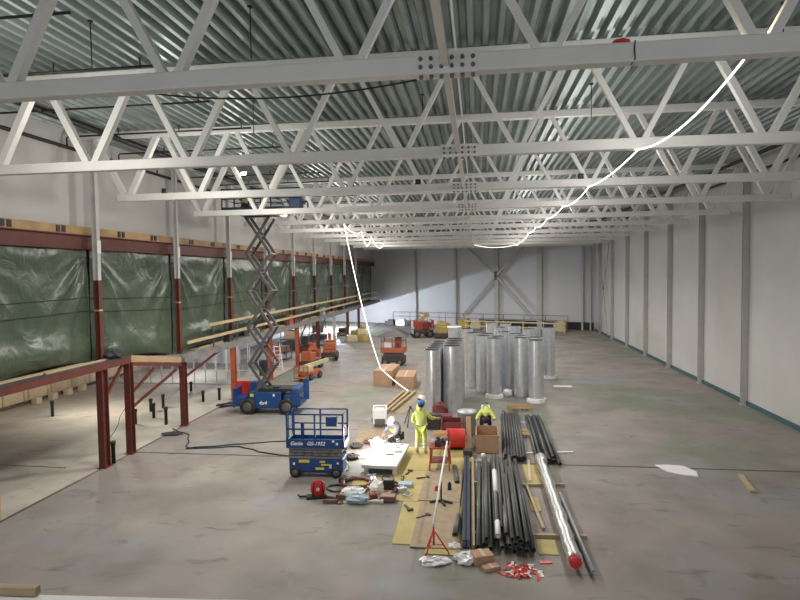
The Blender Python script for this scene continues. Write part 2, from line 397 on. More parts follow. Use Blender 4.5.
# ------------------------------------------------------------------ LED light strips
pts = [(2.6, GY[0] + 0.1, ZB + 0.17), (3.15, GY[0] + 0.15, ZB + 0.1), (3.2, GY[0] + 0.17, ZB - 0.05)]
for k in range(1, 10):
    x = 3.25 if k < 7 else 3.5
    seg = catenary((pts[-1][0], pts[-1][1], pts[-1][2]), (x, GY[k] - 0.13, ZB - 0.14), 0.24 if k == 1 else 0.10 + 0.04 * (k % 2), 10)
    pts += seg[1:]
pts += catenary(pts[-1], (-0.2, GY[9] - 0.4, ZB - 0.1), 0.25, 10)[1:]
one(MB().tube(pts, 0.014, 8), 'light_strip', M_led, 'glowing white light strip slung truss to truss along the right half of the roof', 'light strip')
pts = catenary((-3.62, 29.5, 0.08), (-5.0, 29.2, 1.3), 0.06, 8) + catenary((-5.0, 29.2, 1.3), (-6.45, GY[4] - 0.12, ZB - 0.14), 0.55, 14)[1:]
pts += catenary((-6.45, GY[4] - 0.12, ZB - 0.14), (-6.6, GY[5] - 0.12, ZB - 0.14), 0.25, 8)[1:]
pts += catenary((-6.6, GY[5] - 0.12, ZB - 0.14), (-7.0, GY[6] - 0.12, ZB - 0.14), 0.7, 8)[1:]
pts += catenary((-7.0, GY[6] - 0.12, ZB - 0.14), (-7.8, GY[8] - 0.12, ZB - 0.14), 0.5, 8)[1:]
one(MB().tube(pts, 0.014, 8), 'light_strip', M_led, 'glowing white light strip dropping from the roof to the floor behind the cardboard boxes', 'light strip')
def flood(label, loc, yaw, pitch, m=M_lamp):
    t = thing('work_light', label, 'lamp', loc, yaw)
    MB().box((0, 0, 0), (0.24, 0.1, 0.18)).build('housing', M_black, t, bevel=0.01)
    MB().box((0, -0.056, 0), (0.2, 0.012, 0.14)).build('lamp_face', m, t)
    MB().tube([(-0.14, 0, 0), (-0.14, 0, 0.16), (0.14, 0, 0.16), (0.14, 0, 0)], 0.01, 6).build('bracket', M_greym, t)
    t.rotation_euler.x = pitch
    return t
flood('small lit lamp fixed at the left roof above the raised platform', (-9.5, 22.9, 10.35), 0, R(-30))
flood('small lit lamp on the first truss shining up the right diagonals', (3.24, 7.46, ZB + 0.06), 0, R(-80)).scale = (0.55,) * 3

# ------------------------------------------------------------------ left side : beams, tarps, decks
t = thing('edge_beam', 'long dark red steel beam along the top of the green tarpaulins', 'beam', (0, 0, 0))
mb = MB().box((-12.82, 30, 7.36), (0.16, 82, 0.42)).box((-12.78, 30, 7.13), (0.28, 82, 0.03)).box((-12.78, 30, 7.57), (0.28, 82, 0.03))
mb.build('web', M_brown, t)
t = thing('timber_beam', 'long raw timber beam lying on the red beam below the white upper wall', 'beam')
MB().box((-12.83, 30, 7.72), (0.24, 82, 0.26)).build('timber', M_timberband, t)
rnd = random.Random(3)
for k in range(1, 10):
    for q in range(2):
        yy = GY[k] - PITCH + 1.6 + q * 2.1
        for d in (0, 0.24):
            MB().box((-12.70, yy + d, 7.72), (0.03, 0.15, 0.2)).build('dark_bracket', M_black, t)
def tarp(y0, y1, zbs, seed, label):
    rnd = random.Random(seed); zb = zbs[0]
    ph = [rnd.uniform(0, 6.28) for _ in range(6)]; zt = 7.12; H = zt - zb; W = y1 - y0
    lump = [(rnd.uniform(0.15, 0.85), rnd.uniform(0.02, 0.22), rnd.uniform(0.1, 0.3)) for _ in range(6)]
    def fn(u, v):
        y = y0 + u * W; b0 = zbs[0] + (zbs[1] - zbs[0]) * u; z = b0 + v * (zt - b0)
        d = 0.10 * math.sin(math.pi * u) * math.sin(math.pi * min(1, v * 1.0)) + 0.0
        for (cx, sg, p) in ((0.0, 1, ph[0]), (1.0, -1, ph[1])):
            dx = (u - cx) * sg * W; dz = (1.0 - v) * H
            q = math.hypot(dx, dz) + 1e-3; an = math.atan2(dx, dz)
            ridge = (0.5 + 0.5 * math.sin(an * 17 + p + 0.35 * math.sin(q * 1.4 + p))) ** 2
            d += 0.10 * 2.6 * ridge * min(1, q / 1.2) * math.exp(-(q / 2.3) ** 2) * math.exp(-((an - 0.5) / 0.42) ** 2)
        # drapes hanging between the top corners
        sag = (1 - v) * H - 1.5 * (1 - (2 * u - 1) ** 2) * (1 - v)
        d += 0.09 * (0.5 + 0.5 * math.sin(sag * 6.0 + ph[2])) ** 2 * math.exp(-((0.82 - v) / 0.22) ** 2) * math.sin(math.pi * u) ** 1.5
        # slack bulge at the foot
        d += 0.22 * math.exp(-((v - 0.12) / 0.13) ** 2) * math.sin(math.pi * u) ** 0.7
        for (lu, lv, s_) in lump: d += 0.06 * s_ / 0.2 * math.exp(-(((u - lu) / 0.08) ** 2 + ((v - lv) / 0.06) ** 2))
        d += 0.02 * math.sin(3.1 * y + ph[3] + 1.5 * math.sin(1.1 * z)) + 0.006 * math.sin(8 * z + ph[4] + 1.5 * math.sin(1.7 * y))
        return (-12.80 + d, y, z + (0.05 * math.sin(6 * u + ph[5]) if v == 0 else 0))
    o = thing('tarpaulin', label, 'tarpaulin', (0, 0, 0), 0, 'green tarpaulins along the left deck')
    c = MB().grid(fn, 64, 56).build('sheet', M_tarp, o)
    for v in (0.56, 0.44):
        MB().tube([Vector(fn(i / 24, v)) + Vector((0.02, 0, 0.25 * (i / 24 - 0.5) * 0.2)) for i in range(25)], 0.012, 5).build('tie_cord', M_black, o)
GY.append(GY[-1] + PITCH); GY.append(GY[-1] + PITCH)
for k in range(-1, 12):
    y0 = GY[k] if k >= 0 else GY[0] - PITCH
    y1 = y0 + PITCH
    zb = (3.47, 3.47) if y1 < 18 else ((3.47, 2.98) if y1 < 23 else (2.97, 2.97))
    tarp(y0 + 0.06, y1 - 0.06, zb, 40 + k, 'green tarpaulin hung across the %s bay of the left deck, counted from the camera' % ORD[k + 1])
# near deck, sloping link, far deck
t = thing('upper_deck', 'dark steel deck at the left with a red edge, nearest the camera', 'deck')
MB().box((-17.13, 7.0, 3.38), (10.06, 23.1, 0.10)).build('deck_sheet', M_decksteel, t)
MB().box((-12.05, 7.0, 3.30), (0.10, 23.1, 0.20)).build('edge_angle', M_brown, t)
t = thing('deck_ramp', 'sloping deck link with a pale timber edge board between two red posts', 'ramp')
mb = MB(); y0, y1 = 18.57, 22.2
mb.add([(-12.72, y0, 3.25), (-12.15, y0, 3.25), (-12.15, y1, 2.75), (-12.72, y1, 2.75), (-12.72, y0, 3.41), (-12.15, y0, 3.41), (-12.15, y1, 2.93), (-12.72, y1, 2.93)],
       [(3, 2, 1, 0), (4, 5, 6, 7), (0, 1, 5, 4), (1, 2, 6, 5), (2, 3, 7, 6), (3, 0, 4, 7)])
mb.build('ramp_plate', M_slab, t)
MB().bar((-12.1, y0 + 0.1, 3.34), (-12.1, y1 - 0.1, 2.76), 0.05, 0.22).build('edge_board', M_board2, t)
MB().bar((-12.1, y0 + 0.1, 3.14), (-12.1, y1 - 0.1, 2.56), 0.09, 0.12).build('edge_beam', M_brown, t)
t = thing('upper_deck', 'long grey deck along the left side reaching the far wall', 'deck')
MB().box((-17.14, 46.4, 2.85), (10.08, 48.4, 0.16)).build('deck_slab', M_slab, t)
MB().box((-12.03, 46.4, 2.74), (0.12, 48.4, 0.2)).build('edge_beam', M_slab, t)
one(MB().bar((-12.50, 8, 3.45), (-12.48, 16.8, 3.45), 0.2, 0.04), 'plank', M_wood, 'wide pale plank lying on the near deck along the tarpaulin foot', 'plank')
one(MB().bar((-12.33, 14.9, 3.455), (-12.34, 18.0, 3.455), 0.1, 0.05), 'plank', M_wood, 'short narrow pale plank on the near deck beside the first red post', 'plank')
for i, (y, h, m, z1) in enumerate(((17.08, 0.3, M_brown, 3.2), (18.52, 0.24, M_brown, 3.2), (22.25, 0.24, M_brown, 2.64), (27.2, 0.26, M_redcol, 2.64), (32.35, 0.24, M_redcol, 2.64), (37.5, 0.26, M_redcol, 2.64), (42.6, 0.24, M_brown, 2.64), (47.7, 0.24, M_colgrey, 2.64), (52.8, 0.24, M_brown, 2.64), (57.9, 0.24, M_brown, 2.64))):
    nm = 'dark red' if m is M_brown else ('orange red' if m is M_redcol else 'grey')
    hcol('deck_post', '%s steel post holding the left deck, %s from the camera' % (nm, ORD[i]), -12.1, y, 0.0, z1, m, 0.22, h, 'posts under the left deck')
for i, (a, b) in enumerate((((17.25, 2.3), (18.2, 3.2)), ((18.66, 2.1), (20.1, 2.74)), ((18.66, 1.6), (21.7, 2.42)), ((22.4, 2.0), (25.6, 2.64)), ((37.7, 1.5), (39.6, 2.64)), ((42.8, 1.5), (44.9, 2.64)))):
    one(MB().bar((-12.1, a[0], a[1]), (-12.1, b[0], b[1]), 0.08), 'knee_brace', M_brown if i < 4 else M_greym, 'slanting steel brace under the left deck, %s from the camera' % ORD[i], 'brace', 'braces under the left deck')
# timber guard rail on the far deck
t = thing('guard_rail', 'long pale timber guard rail along the edge of the left deck', 'railing')
MB().box((-12.0, 46.5, 3.98), (0.06, 44, 0.13)).build('top_rail', M_wood, t)
MB().box((-12.0, 45.5, 3.42), (0.06, 46, 0.13)).build('middle_rail', M_wood, t)
y = 25.0
while y < 68:
    MB().box((-12.05, y, 3.47), (0.05, 0.06, 1.08)).build('post', M_greym, t); y += 2.57
one(MB().box((0, 0, 0.28), (0.4, 0.7, 0.56)).box((0, 0, 0.58), (0.44, 0.76, 0.05)), 'crate', M_orange, 'orange crate standing on the left deck behind the timber rail', 'crate', loc=(-12.3, 36.4, 2.94), bevel=0.01)
one(MB().box((0, 0, 0.15), (0.36, 1.6, 0.3), taper=0.9), 'bale', M_slab, 'grey bale lying on the left deck behind the timber rail', 'bale', loc=(-12.3, 30.2, 2.94), bevel=0.03)
for i, (x, y, l, rz) in enumerate(((-12.35, 25.0, 3.0, 1), (-12.3, 33.5, 3.4, -1), (-12.35, 41.0, 4.0, 1), (-12.3, 47.5, 3.6, 0))):
    one(MB().box((0, 0, 0.03), (0.22, l, 0.06)).box((0.02, 0.2, 0.08), (0.14, l * 0.8, 0.04)), 'plank_stack', M_osb2, 'short stack of planks on the left deck behind the timber rail, %s from the camera' % ORD[i], 'planks', 'plank stacks on the left deck', loc=(x, y, 2.93), rotz=R(rz))
for i, (x, y, d, m) in enumerate(((-12.25, 27.0, (0.32, 0.4, 0.45), M_tooldk), (-12.25, 37.35, (0.3, 0.5, 0.5), M_maroon), (-12.25, 44.6, (0.3, 0.5, 0.6), M_stud), (-12.25, 51.5, (0.3, 0.7, 0.5), M_tooldk))):
    one(MB().box((0, 0, d[2] / 2), d).box((0, 0, d[2] + 0.02), (d[0] + 0.04, d[1] + 0.04, 0.04)), 'storage_box', m, 'lidded box on the left deck behind the timber rail, %s from the camera' % ORD[i], 'box', 'boxes on the left deck', loc=(x, y, 2.935), bevel=0.01)
# black heap at the tarp foot
one(MB().blob((0, 0, 0.12), (0.5, 0.9, 0.34), 5, 0.2, 8), 'sack', M_dark, 'black sack slumped at the tarpaulin foot beside the near column', 'sack', loc=(-12.3, 18.0, 3.44))

# under the deck : panels, studs, partition walls
for i in range(7):
    y = 20.0 + i * 1.55
    o = thing('wall_panel', 'pale plywood panel leaning on the back wall under the deck, %s from the left' % ORD[i], 'panel', (-22.24, y, 0.0), 0, 'plywood panels under the deck')
    MB().box((0, 0, 1.1), (0.04, 1.5, 2.1)).build('sheet', M_ply, o)
    MB().box((0.04, -0.5, 1.1), (0.05, 0.09, 2.1)).build('batten', M_wood, o)
one(MB().box((-22.1, 26, 0.08), (0.12, 16, 0.12)), 'sole_plate', M_joint, 'brown timber sole plate along the back wall under the deck', 'beam')
for i in range(4):
    one(MB().box((0, 0, 0.16), (0.3, 0.35, 0.32)), 'block', M_ply, 'small pale block on the floor by the back wall panels, %s from the left' % ORD[i], 'block', 'pale blocks by the back wall', loc=(-21.6, 25.5 + i * 1.1, 0), bevel=0.01)
def partition(label, x0, x1, y, n):
    t = thing('stud_partition', label, 'partition', (0, y, 0))
    MB().box(((x0 + x1) / 2, 0, 0.03), (x1 - x0, 0.1, 0.06)).build('bottom_track', M_stud, t)
    MB().box(((x0 + x1) / 2, 0, 2.72), (x1 - x0, 0.1, 0.06)).build('top_track', M_stud, t)
    for i in range(n):
        x = x0 + 0.05 + (x1 - x0 - 0.1) * i / (n - 1)
        MB().box((x - 0.03, 0, 1.36), (0.01, 0.09, 2.6)).box((x, -0.045, 1.36), (0.06, 0.01, 2.6)).build('stud', M_stud, t)
partition('open metal stud partition under the deck nearest the dark pipe stubs', -21.5, -12.7, 30.9, 14)
partition('open metal stud partition under the deck behind the first one', -21.5, -13.2, 35.4, 12)
one(MB().box((0, 0, 1.3), (0.12, 17, 2.6)), 'drywall_partition', M_wallb, 'pale grey drywall partition deep under the left deck', 'partition', loc=(-19.6, 48.5, 0))
one(MB().box((0, 0, 1.3), (5.2, 0.12, 2.6)), 'drywall_partition', M_wallb, 'pale drywall partition under the deck facing the stud frames', 'partition', loc=(-19.2, 38.5, 0))
def ladder(label, loc, rz, m):
    t = thing('step_ladder', label, 'ladder', loc, rz)
    for s in (-1, 1):
        MB().bar((s * 0.26, -0.42, 0), (s * 0.17, 0, 1.75), 0.05, 0.03).build('rail', m, t)
        MB().bar((s * 0.26, 0.42, 0), (s * 0.17, 0.03, 1.75), 0.05, 0.03).build('rear_leg', m, t)
    for i in range(6):
        f = (i + 1) / 7
        MB().box((0, -0.42 * (1 - f), 1.75 * f), (0.5 - 0.16 * f, 0.09, 0.03)).build('step', m, t)
ladder('white step ladder standing under the deck behind the raised lift', (-13.0, 36.0, 0), 0.6, M_white)
ladder('dark step ladder standing under the deck near the yellow pile', (-13.1, 45.6, 0), 0.2, M_greym)
one(MB().lathe([(0, 0), (0.28, 0), (0.3, 0.1), (0.3, 0.85), (0.26, 0.92), (0, 0.92)], 16), 'barrel', M_dark, 'dark barrel under the deck between the orange red posts', 'barrel', loc=(-13.1, 33.9, 0))
one(MB().box((0, 0, 0.7), (0.7, 0.5, 1.4)).box((0, -0.27, 0.9), (0.5, 0.05, 0.5)), 'tool_cabinet', M_red, 'red tool cabinet under the deck behind the fifth post', 'cabinet', loc=(-13.6, 36.7, 0), bevel=0.02)
for i, (x, y, d, m) in enumerate(((-14.2, 40.5, (1.0, 1.2, 1.1), M_stud), (-13.4, 43.6, (0.8, 0.9, 1.5), M_maroon), (-15.2, 45.5, (1.2, 1.6, 1.8), M_tooldk), (-13.6, 49.0, (0.9, 1.4, 1.0), M_bluegrey), (-14.8, 52.0, (1.2, 1.2, 1.6), M_slab), (-13.5, 56.5, (1.0, 1.6, 0.9), M_osb2))):
    t = thing('material_rack', 'loaded material rack on the floor under the left deck, %s from the camera' % ORD[i], 'rack', (x, y, 0), 0, 'material under the left deck')
    for sx_ in (-1, 1):
        for sy_ in (-1, 1): MB().box((sx_ * d[0] / 2, sy_ * d[1] / 2, d[2] * 0.55), (0.05, 0.05, d[2] * 1.1)).build('upright', M_greym, t)
    MB().box((0, 0, d[2] * 0.25), (d[0] * 0.9, d[1] * 0.9, d[2] * 0.3)).build('lower_load', m, t, bevel=0.02)
    MB().box((0.05, 0, d[2] * 0.72), (d[0] * 0.75, d[1] * 0.7, d[2] * 0.35)).build('upper_load', M_tooldk if i % 2 else M_card, t, bevel=0.02)
    for z in (0.08, 0.52): MB().box((0, 0, d[2] * z), (d[0], d[1], 0.04)).build('shelf', M_greym, t)
# pipe stubs standing out of the floor
stubs = [(-15.34, 28.99, 0.5), (-18.9, 23.2, 0.7), (-14.34, 22.3, 0.62), (-14.9, 24.4, 0.6), (-14.1, 23.3, 0.65), (-14.7, 25.1, 0.65), (-12.95, 22.3, 0.75), (-13.41, 26.5, 0.55), (-12.8, 27.0, 0.6), (-12.05, 17.45, 0.75)]
labs = ['nearest the stud partition', 'far left, alone under the near deck', 'between the second and third deck posts, left', 'middle one of the group between deck posts', 'between deck posts, in front in the group', 'rear one of the group between deck posts', 'just left of the third deck post', 'left of two beyond the third deck post', 'beside the large blue lift', 'short and stout beside the first deck post']
for (x, y, h), lb in zip(stubs, labs):
    one(MB().lathe([(0.0, 0.0), (0.065, 0), (0.065, h - 0.12), (0.085, h - 0.12), (0.085, h), (0.06, h), (0.06, h - 0.2), (0, h - 0.2)], 14), 'pipe_stub', M_black, 'black drain pipe stub rising from the floor, ' + lb, 'pipe stub', 'drain pipe stubs', loc=(x, y, 0))
for i, (a, b) in enumerate((((-12.3, 25.6, 0.05), (-11.0, 27.3, 0.05)), ((-12.0, 25.3, 0.05), (-10.7, 26.6, 0.05)))):
    one(MB().tube([a, b], 0.045, 8), 'drain_pipe', M_black, 'black plastic pipe lying on the floor left of the raised lift, %s' % ('rear one' if i == 0 else 'front one'), 'pipe', 'pipes on the floor by the raised lift')
one(MB().box((0, 0, 0.34), (0.09, 0.1, 0.68)).box((0, 0, 0.70), (0.12, 0.13, 0.05)), 'timber_post', M_wood, 'short pale timber post standing on the joint at the left edge', 'post', loc=(-12.2, 12.95, 0))
one(MB().tube([(-12.9, 12.6, 1.6), (-13.3, 16.8, 0.03)], 0.012, 6), 'cable', M_black, 'thin cable slanting down to the pale floor at the far left', 'cable')

# ------------------------------------------------------------------ machines
def wheel(parent, x, y, r, wd, name='wheel'):
    w = MB().lathe([(0, -wd / 2), (r * 0.62, -wd / 2), (r * 0.66, -wd / 2 - 0.01), (r, -wd / 2 + 0.03), (r, wd / 2 - 0.03), (r * 0.66, wd / 2 + 0.01), (r * 0.62, wd / 2), (0, wd / 2)], 20, axis='y').build(name, M_black, parent, (x, y, r))
    h = MB().lathe([(0, -wd / 2 - 0.015), (r * 0.5, -wd / 2 - 0.012), (r * 0.55, -wd / 2)], 14, axis='y').build('hub', M_greym, w)
    return w
def rails(parent, L, W, z0, z1, m, mid=True, r=0.025):
    xs, ysd = L / 2, W / 2
    for sx in (-1, 0, 1):
        for sy in (-1, 1):
            MB().box((sx * xs, sy * ysd, (z0 + z1) / 2), (0.05, 0.05, z1 - z0)).build('rail_post', m, parent)
    for z in ((z1, (z0 + z1) / 2 + 0.02) if mid else (z1,)):
        MB().tube([(-xs, -ysd, z), (xs, -ysd, z), (xs, ysd, z), (-xs, ysd, z)], r, 8, closed=True).build('guard_rail', m, parent)
def scissor(parent, L, ysd, z0, z1, n, w=0.16, m=None, x0=0.0):
    h = (z1 - z0) / n
    for i in range(n):
        za, zb = z0 + i * h, z0 + (i + 1) * h
        for sy in (-1, 1):
            MB().bar((x0 - L / 2, sy * ysd, za), (x0 + L / 2, sy * ysd, zb), 0.06, w, up=(0, 0, 1)).build('scissor_arm', m or M_scis, parent)
            MB().bar((x0 + L / 2, sy * (ysd - 0.08), za), (x0 - L / 2, sy * (ysd - 0.08), zb), 0.06, w, up=(0, 0, 1)).build('scissor_arm', m or M_scis, parent)
        for x in (-L / 2, L / 2, 0):
            MB().tube([(x0 + x, -ysd - 0.03, zb if x else (za + zb) / 2), (x0 + x, ysd + 0.03, zb if x else (za + zb) / 2)], 0.035, 8).build('pivot_pin', M_greym, parent)
# --- compact blue lift in the foreground
t = thing('scissor_lift', 'small lowered blue scissor lift with white lettering standing at centre left', 'scissor lift', (-4.93, 17.12, 0), R(2))
t.scale = (1.03, 1.03, 1.0)
MB().box((0, 0, 0.37), (1.62, 0.66, 0.40)).box((0, 0, 0.2), (1.0, 0.6, 0.14)).build('chassis', M_blue, t, bevel=0.03)
for sx in (-1, 1):
    for sy in (-1, 1): wheel(t, sx * 0.62, sy * 0.33, 0.165, 0.13)
mb = MB()
for i in range(4):
    z = 0.58 + i * 0.09
    for sy in (-1, 1):
        MB().box((0.02 * (i % 2), sy * 0.29, z + 0.035), (1.62, 0.06, 0.07)).build('folded_scissor_arm', M_greyarm, t, bevel=0.008)
for x in (-0.6, -0.35, -0.1, 0.15, 0.4, 0.62):
    MB().tube([(x, -0.345, 0.74), (x, 0.345, 0.74)], 0.05, 10).build('pivot_pin', M_scis, t)
MB().box((-0.78, 0, 0.72), (0.07, 0.6, 0.42)).build('ladder_end', M_greym, t)
MB().box((0, 0, 0.97), (1.72, 0.74, 0.06)).build('platform_floor', M_blue, t)
mb = MB().box((0, -0.375, 1.05), (1.74, 0.02, 0.28)).box((0, 0.375, 1.02), (1.74, 0.02, 0.18)).box((-0.865, 0, 1.02), (0.02, 0.74, 0.18)).box((0.865, 0, 1.02), (0.02, 0.74, 0.18))
mb.build('toe_board', M_blue, t)
text('brand_lettering', 'Genie', M_white, t, 0.155, (-0.56, -0.392, 1.06), (R(90), 0, 0), 0.25, 0.004)
text('model_lettering', 'GS-1932', M_white, t, 0.155, (0.03, -0.392, 1.06), (R(90), 0, 0), 0.25, 0.004)
rails(t, 1.68, 0.72, 1.0, 1.95, M_blue)
for sy in (-1, 1):
    MB().tube([(-0.84, sy * 0.36, 1.2), (-0.84, sy * 0.2, 1.2), (-0.84, sy * 0.2, 1.95)], 0.018, 6).build('gate_rail', M_blue, t)
MB().box((0.5, -0.30, 1.74), (0.34, 0.16, 0.3)).build('control_box', M_blue, t, bevel=0.02)
MB().box((-0.55, 0.3, 1.25), (0.1, 0.06, 0.55)).build('side_post_plate', M_blue, t)
for (x, z, w, h, m) in ((-0.35, 0.50, 0.32, 0.09, M_yel), (0.12, 0.28, 0.26, 0.07, M_yel), (0.32, 0.40, 0.3, 0.05, M_yel), (0.44, 0.36, 0.07, 0.13, M_white), (-0.66, 0.42, 0.06, 0.07, M_white), (0.2, 0.49, 0.16, 0.06, M_yel), (0.66, 0.45, 0.06, 0.06, M_white)):
    MB().box((x, -0.333, z), (w, 0.006, h)).build('sticker', m, t)
for (x, z) in ((0.55, 1.14), (0.66, 1.06)):
    MB().box((x, -0.388, z), (0.07, 0.006, 0.07)).build('sticker', M_white, t)
MB().tube([(0.86, -0.2, 0.5), (0.98, -0.25, 0.35), (0.97, -0.2, 0.2), (0.88, -0.1, 0.15)], 0.03, 6).build('power_cable', M_white, t)
# --- big blue lift with its platform at the roof
t = thing('scissor_lift', 'large blue rough terrain scissor lift raised up to the roof trusses', 'scissor lift', (-9.35, 24.9, 0), R(3))
MB().box((-0.1, 0, 0.62), (1.5, 1.1, 0.74)).build('body', M_blue, t, bevel=0.04)
MB().box((-1.22, 0, 0.55), (0.62, 1.2, 0.42)).box((-1.5, 0, 0.72), (0.1, 1.25, 0.85)).build('left_end_cover', M_blue, t, bevel=0.03)
MB().box((1.15, 0, 0.6), (0.75, 1.2, 0.5)).box((1.32, -0.1, 0.8), (0.3, 1.2, 0.75)).build('right_end_cover', M_blue, t, bevel=0.03)
MB().box((1.78, -0.45, 1.13), (0.24, 0.12, 0.92)).build('outrigger_plate', M_blue, t, bevel=0.02)
MB().box((1.5, -0.45, 0.72), (0.6, 0.1, 0.1)).build('outrigger_arm', M_blue, t)
MB().box((-0.75, 0.1, 1.05), (0.28, 0.5, 0.6)).build('cover_flap', M_blue, t, bevel=0.02)
MB().box((-1.2, 0.35, 1.02), (0.95, 0.1, 0.6)).build('red_side_panel', M_red, t, bevel=0.02)
MB().box((0.4, 0, 1.06), (1.6, 0.9, 0.12)).box((0.35, -0.2, 1.14), (0.3, 0.25, 0.08)).build('top_tray', M_black, t, bevel=0.01)
MB().box((0, 0, 0.32), (2.5, 0.7, 0.16)).build('axle_frame', M_black, t)
for sx in (-0.85, 0.92):
    for sy in (-0.56, 0.56): wheel(t, sx, sy, 0.36, 0.26)
text('lettering', '4x4', M_white, t, 0.24, (-0.18, -0.565, 0.5), (R(90), 0, 0), 0.2, 0.006)
MB().box((0.32, -0.556, 0.85), (0.08, 0.006, 0.12)).build('sticker', M_white, t)
MB().box((-0.68, -0.556, 0.85), (0.16, 0.006, 0.14)).build('sticker', M_yel, t)
scissor(t, 1.10, 0.46, 0.56, 8.78, 5, 0.12, None, -0.27)
MB().box((-0.1, 0, 8.9), (1.9, 1.0, 0.14)).build('platform_beam', M_black, t)
MB().box((0.0, 0, 9.03), (3.5, 1.5, 0.12)).build('platform_floor', M_black, t)
MB().box((0, -0.76, 9.12), (3.5, 0.02, 0.1)).box((0, 0.76, 9.12), (3.5, 0.02, 0.1)).build('toe_board', M_blue2, t)
rails(t, 3.46, 1.48, 9.08, 9.95, M_blue2)
MB().box((1.45, -0.3, 9.55), (0.5, 0.5, 0.75)).build('control_box', M_blue, t, bevel=0.02)
# --- orange lift with a roof, mid hall
t = thing('scissor_lift', 'orange scissor lift with a dark roof sheet behind the cardboard boxes', 'scissor lift', (-5.62, 38.3, 0), R(-4))
MB().box((0, 0, 0.42), (1.5, 1.0, 0.38)).build('chassis', M_tooldk, t, bevel=0.02)
for sx in (-0.5, 0.5):
    for sy in (-0.5, 0.5): wheel(t, sx, sy, 0.24, 0.2)
for i in range(2):
    MB().box((0, 0, 0.68 + i * 0.11), (1.3, 0.8, 0.09)).build('folded_scissor_arm', M_greym, t)
MB().box((0, 0, 1.05), (1.62, 1.1, 0.34)).build('platform_tub', M_orange, t, bevel=0.03)
rails(t, 1.5, 1.0, 1.2, 2.0, M_orange)
MB().box((0.3, 0.1, 1.55), (0.4, 0.4, 0.6)).build('control_box', M_orange, t, bevel=0.02)
MB().box((-0.3, -0.3, 1.4), (0.5, 0.3, 0.35)).build('white_sheet', M_white, t)
mb = MB().add([(-1.1, -0.8, 1.95), (1.15, -0.8, 2.0), (1.0, 0.8, 2.05), (-0.9, 0.8, 2.05), (0.05, -0.1, 2.48), (0.15, 0.5, 2.5)], [(0, 1, 4), (1, 2, 5, 4), (2, 3, 5), (3, 0, 4, 5), (0, 3, 2, 1)])
mb.build('roof_sheet', M_tooldk, t)
# --- red machine, far
def boom(label, loc, rz, mbody, mboom, sc_=1.0):
    t = thing('boom_lift', label, 'boom lift', loc, rz); t.scale = (sc_,) * 3
    MB().box((0, 0, 0.55), (1.9, 1.2, 0.4)).build('chassis', M_tooldk, t, bevel=0.03)
    for sx in (-0.65, 0.65):
        for sy in (-0.6, 0.6): wheel(t, sx, sy, 0.36, 0.26)
    MB().box((-0.45, 0, 1.15), (0.9, 1.1, 0.8)).box((-0.75, 0, 1.35), (0.4, 0.9, 0.6)).build('engine_cover', mbody, t, bevel=0.06)
    MB().box((0.45, 0.35, 1.1), (0.7, 0.4, 0.7)).build('counterweight', mbody, t, bevel=0.04)
    MB().bar((-0.3, 0, 1.6), (0.7, 0, 2.2), 0.25, 0.28).build('lower_boom', mboom, t)
    MB().bar((0.7, 0, 2.2), (-0.2, 0.1, 2.35), 0.18, 0.2).build('upper_boom', mboom, t)
    MB().box((0.95, 0, 1.3), (0.3, 0.9, 0.75)).build('basket', mbody, t, bevel=0.03)
    return t
boom('red boom machine with a yellow mast standing near the far wall', (-5.3, 54.9, 0), R(20), mat('machine_red', (0.30, 0.055, 0.035), 0.5), M_myel, 1.0)
t = thing('tracked_machine', 'yellow machine with a bent arm right of the red boom machine', 'machine', (-3.4, 54.0, 0), R(10))
MB().box((0, 0, 0.3), (1.3, 0.9, 0.45)).build('track_frame', M_tooldk, t, bevel=0.08)
MB().box((0.1, 0, 0.85), (0.9, 0.8, 0.7)).build('body', M_myel, t, bevel=0.08)
MB().bar((-0.5, 0, 0.6), (-0.15, 0, 1.65), 0.3, 0.3).build('arm', M_myel, t)
MB().bar((-0.15, 0, 1.6), (0.75, 0, 1.3), 0.28, 0.3).build('forearm', M_myel, t)
MB().bar((0.75, 0, 1.4), (0.8, 0, 0.6), 0.3, 0.35).build('bucket', M_myel, t)
# --- cream boom lift under deck edge
t = thing('boom_lift', 'small cream boom lift with orange basket parked by the left deck', 'boom lift', (-9.85, 32.9, 0), R(72))
t.scale = (0.85,) * 3
MB().box((0, 0, 0.45), (1.5, 0.8, 0.35)).build('chassis', M_orange, t, bevel=0.03)
for sx in (-0.55, 0.55):
    for sy in (-0.4, 0.4): wheel(t, sx, sy, 0.25, 0.18)
MB().box((-0.45, 0, 0.8), (0.6, 0.75, 0.4)).build('engine_cover', M_cream, t, bevel=0.04)
MB().bar((-0.7, 0, 0.95), (2.2, 0, 1.05), 0.2, 0.24).build('boom', M_cream, t)
MB().bar((-0.5, 0.22, 0.75), (1.5, 0.22, 0.85), 0.14, 0.16).build('jib', M_cream, t)
mb = MB()
for z in (0.25, 0.6, 1.05):
    mb.tube([(-1.35, -0.4, z), (-0.85, -0.4, z), (-0.85, 0.4, z), (-1.35, 0.4, z)], 0.025, 6, closed=True)
for x, y in ((-1.35, -0.4), (-0.85, -0.4), (-0.85, 0.4), (-1.35, 0.4)): mb.bar((x, y, 0.2), (x, y, 1.05), 0.05)
mb.box((-1.1, 0, 0.25), (0.5, 0.8, 0.05)); mb.build('basket', M_orange, t)
# --- orange rigs further back by the deck
boom('orange boom machine standing under the deck edge behind the cream lift', (-10.9, 36.6, 0), R(75), M_orange, M_orange, 0.72)
boom('rearmost orange boom machine by the deck edge before the yellow pile', (-10.6, 40.4, 0), R(100), M_orange, M_orange, 0.8)
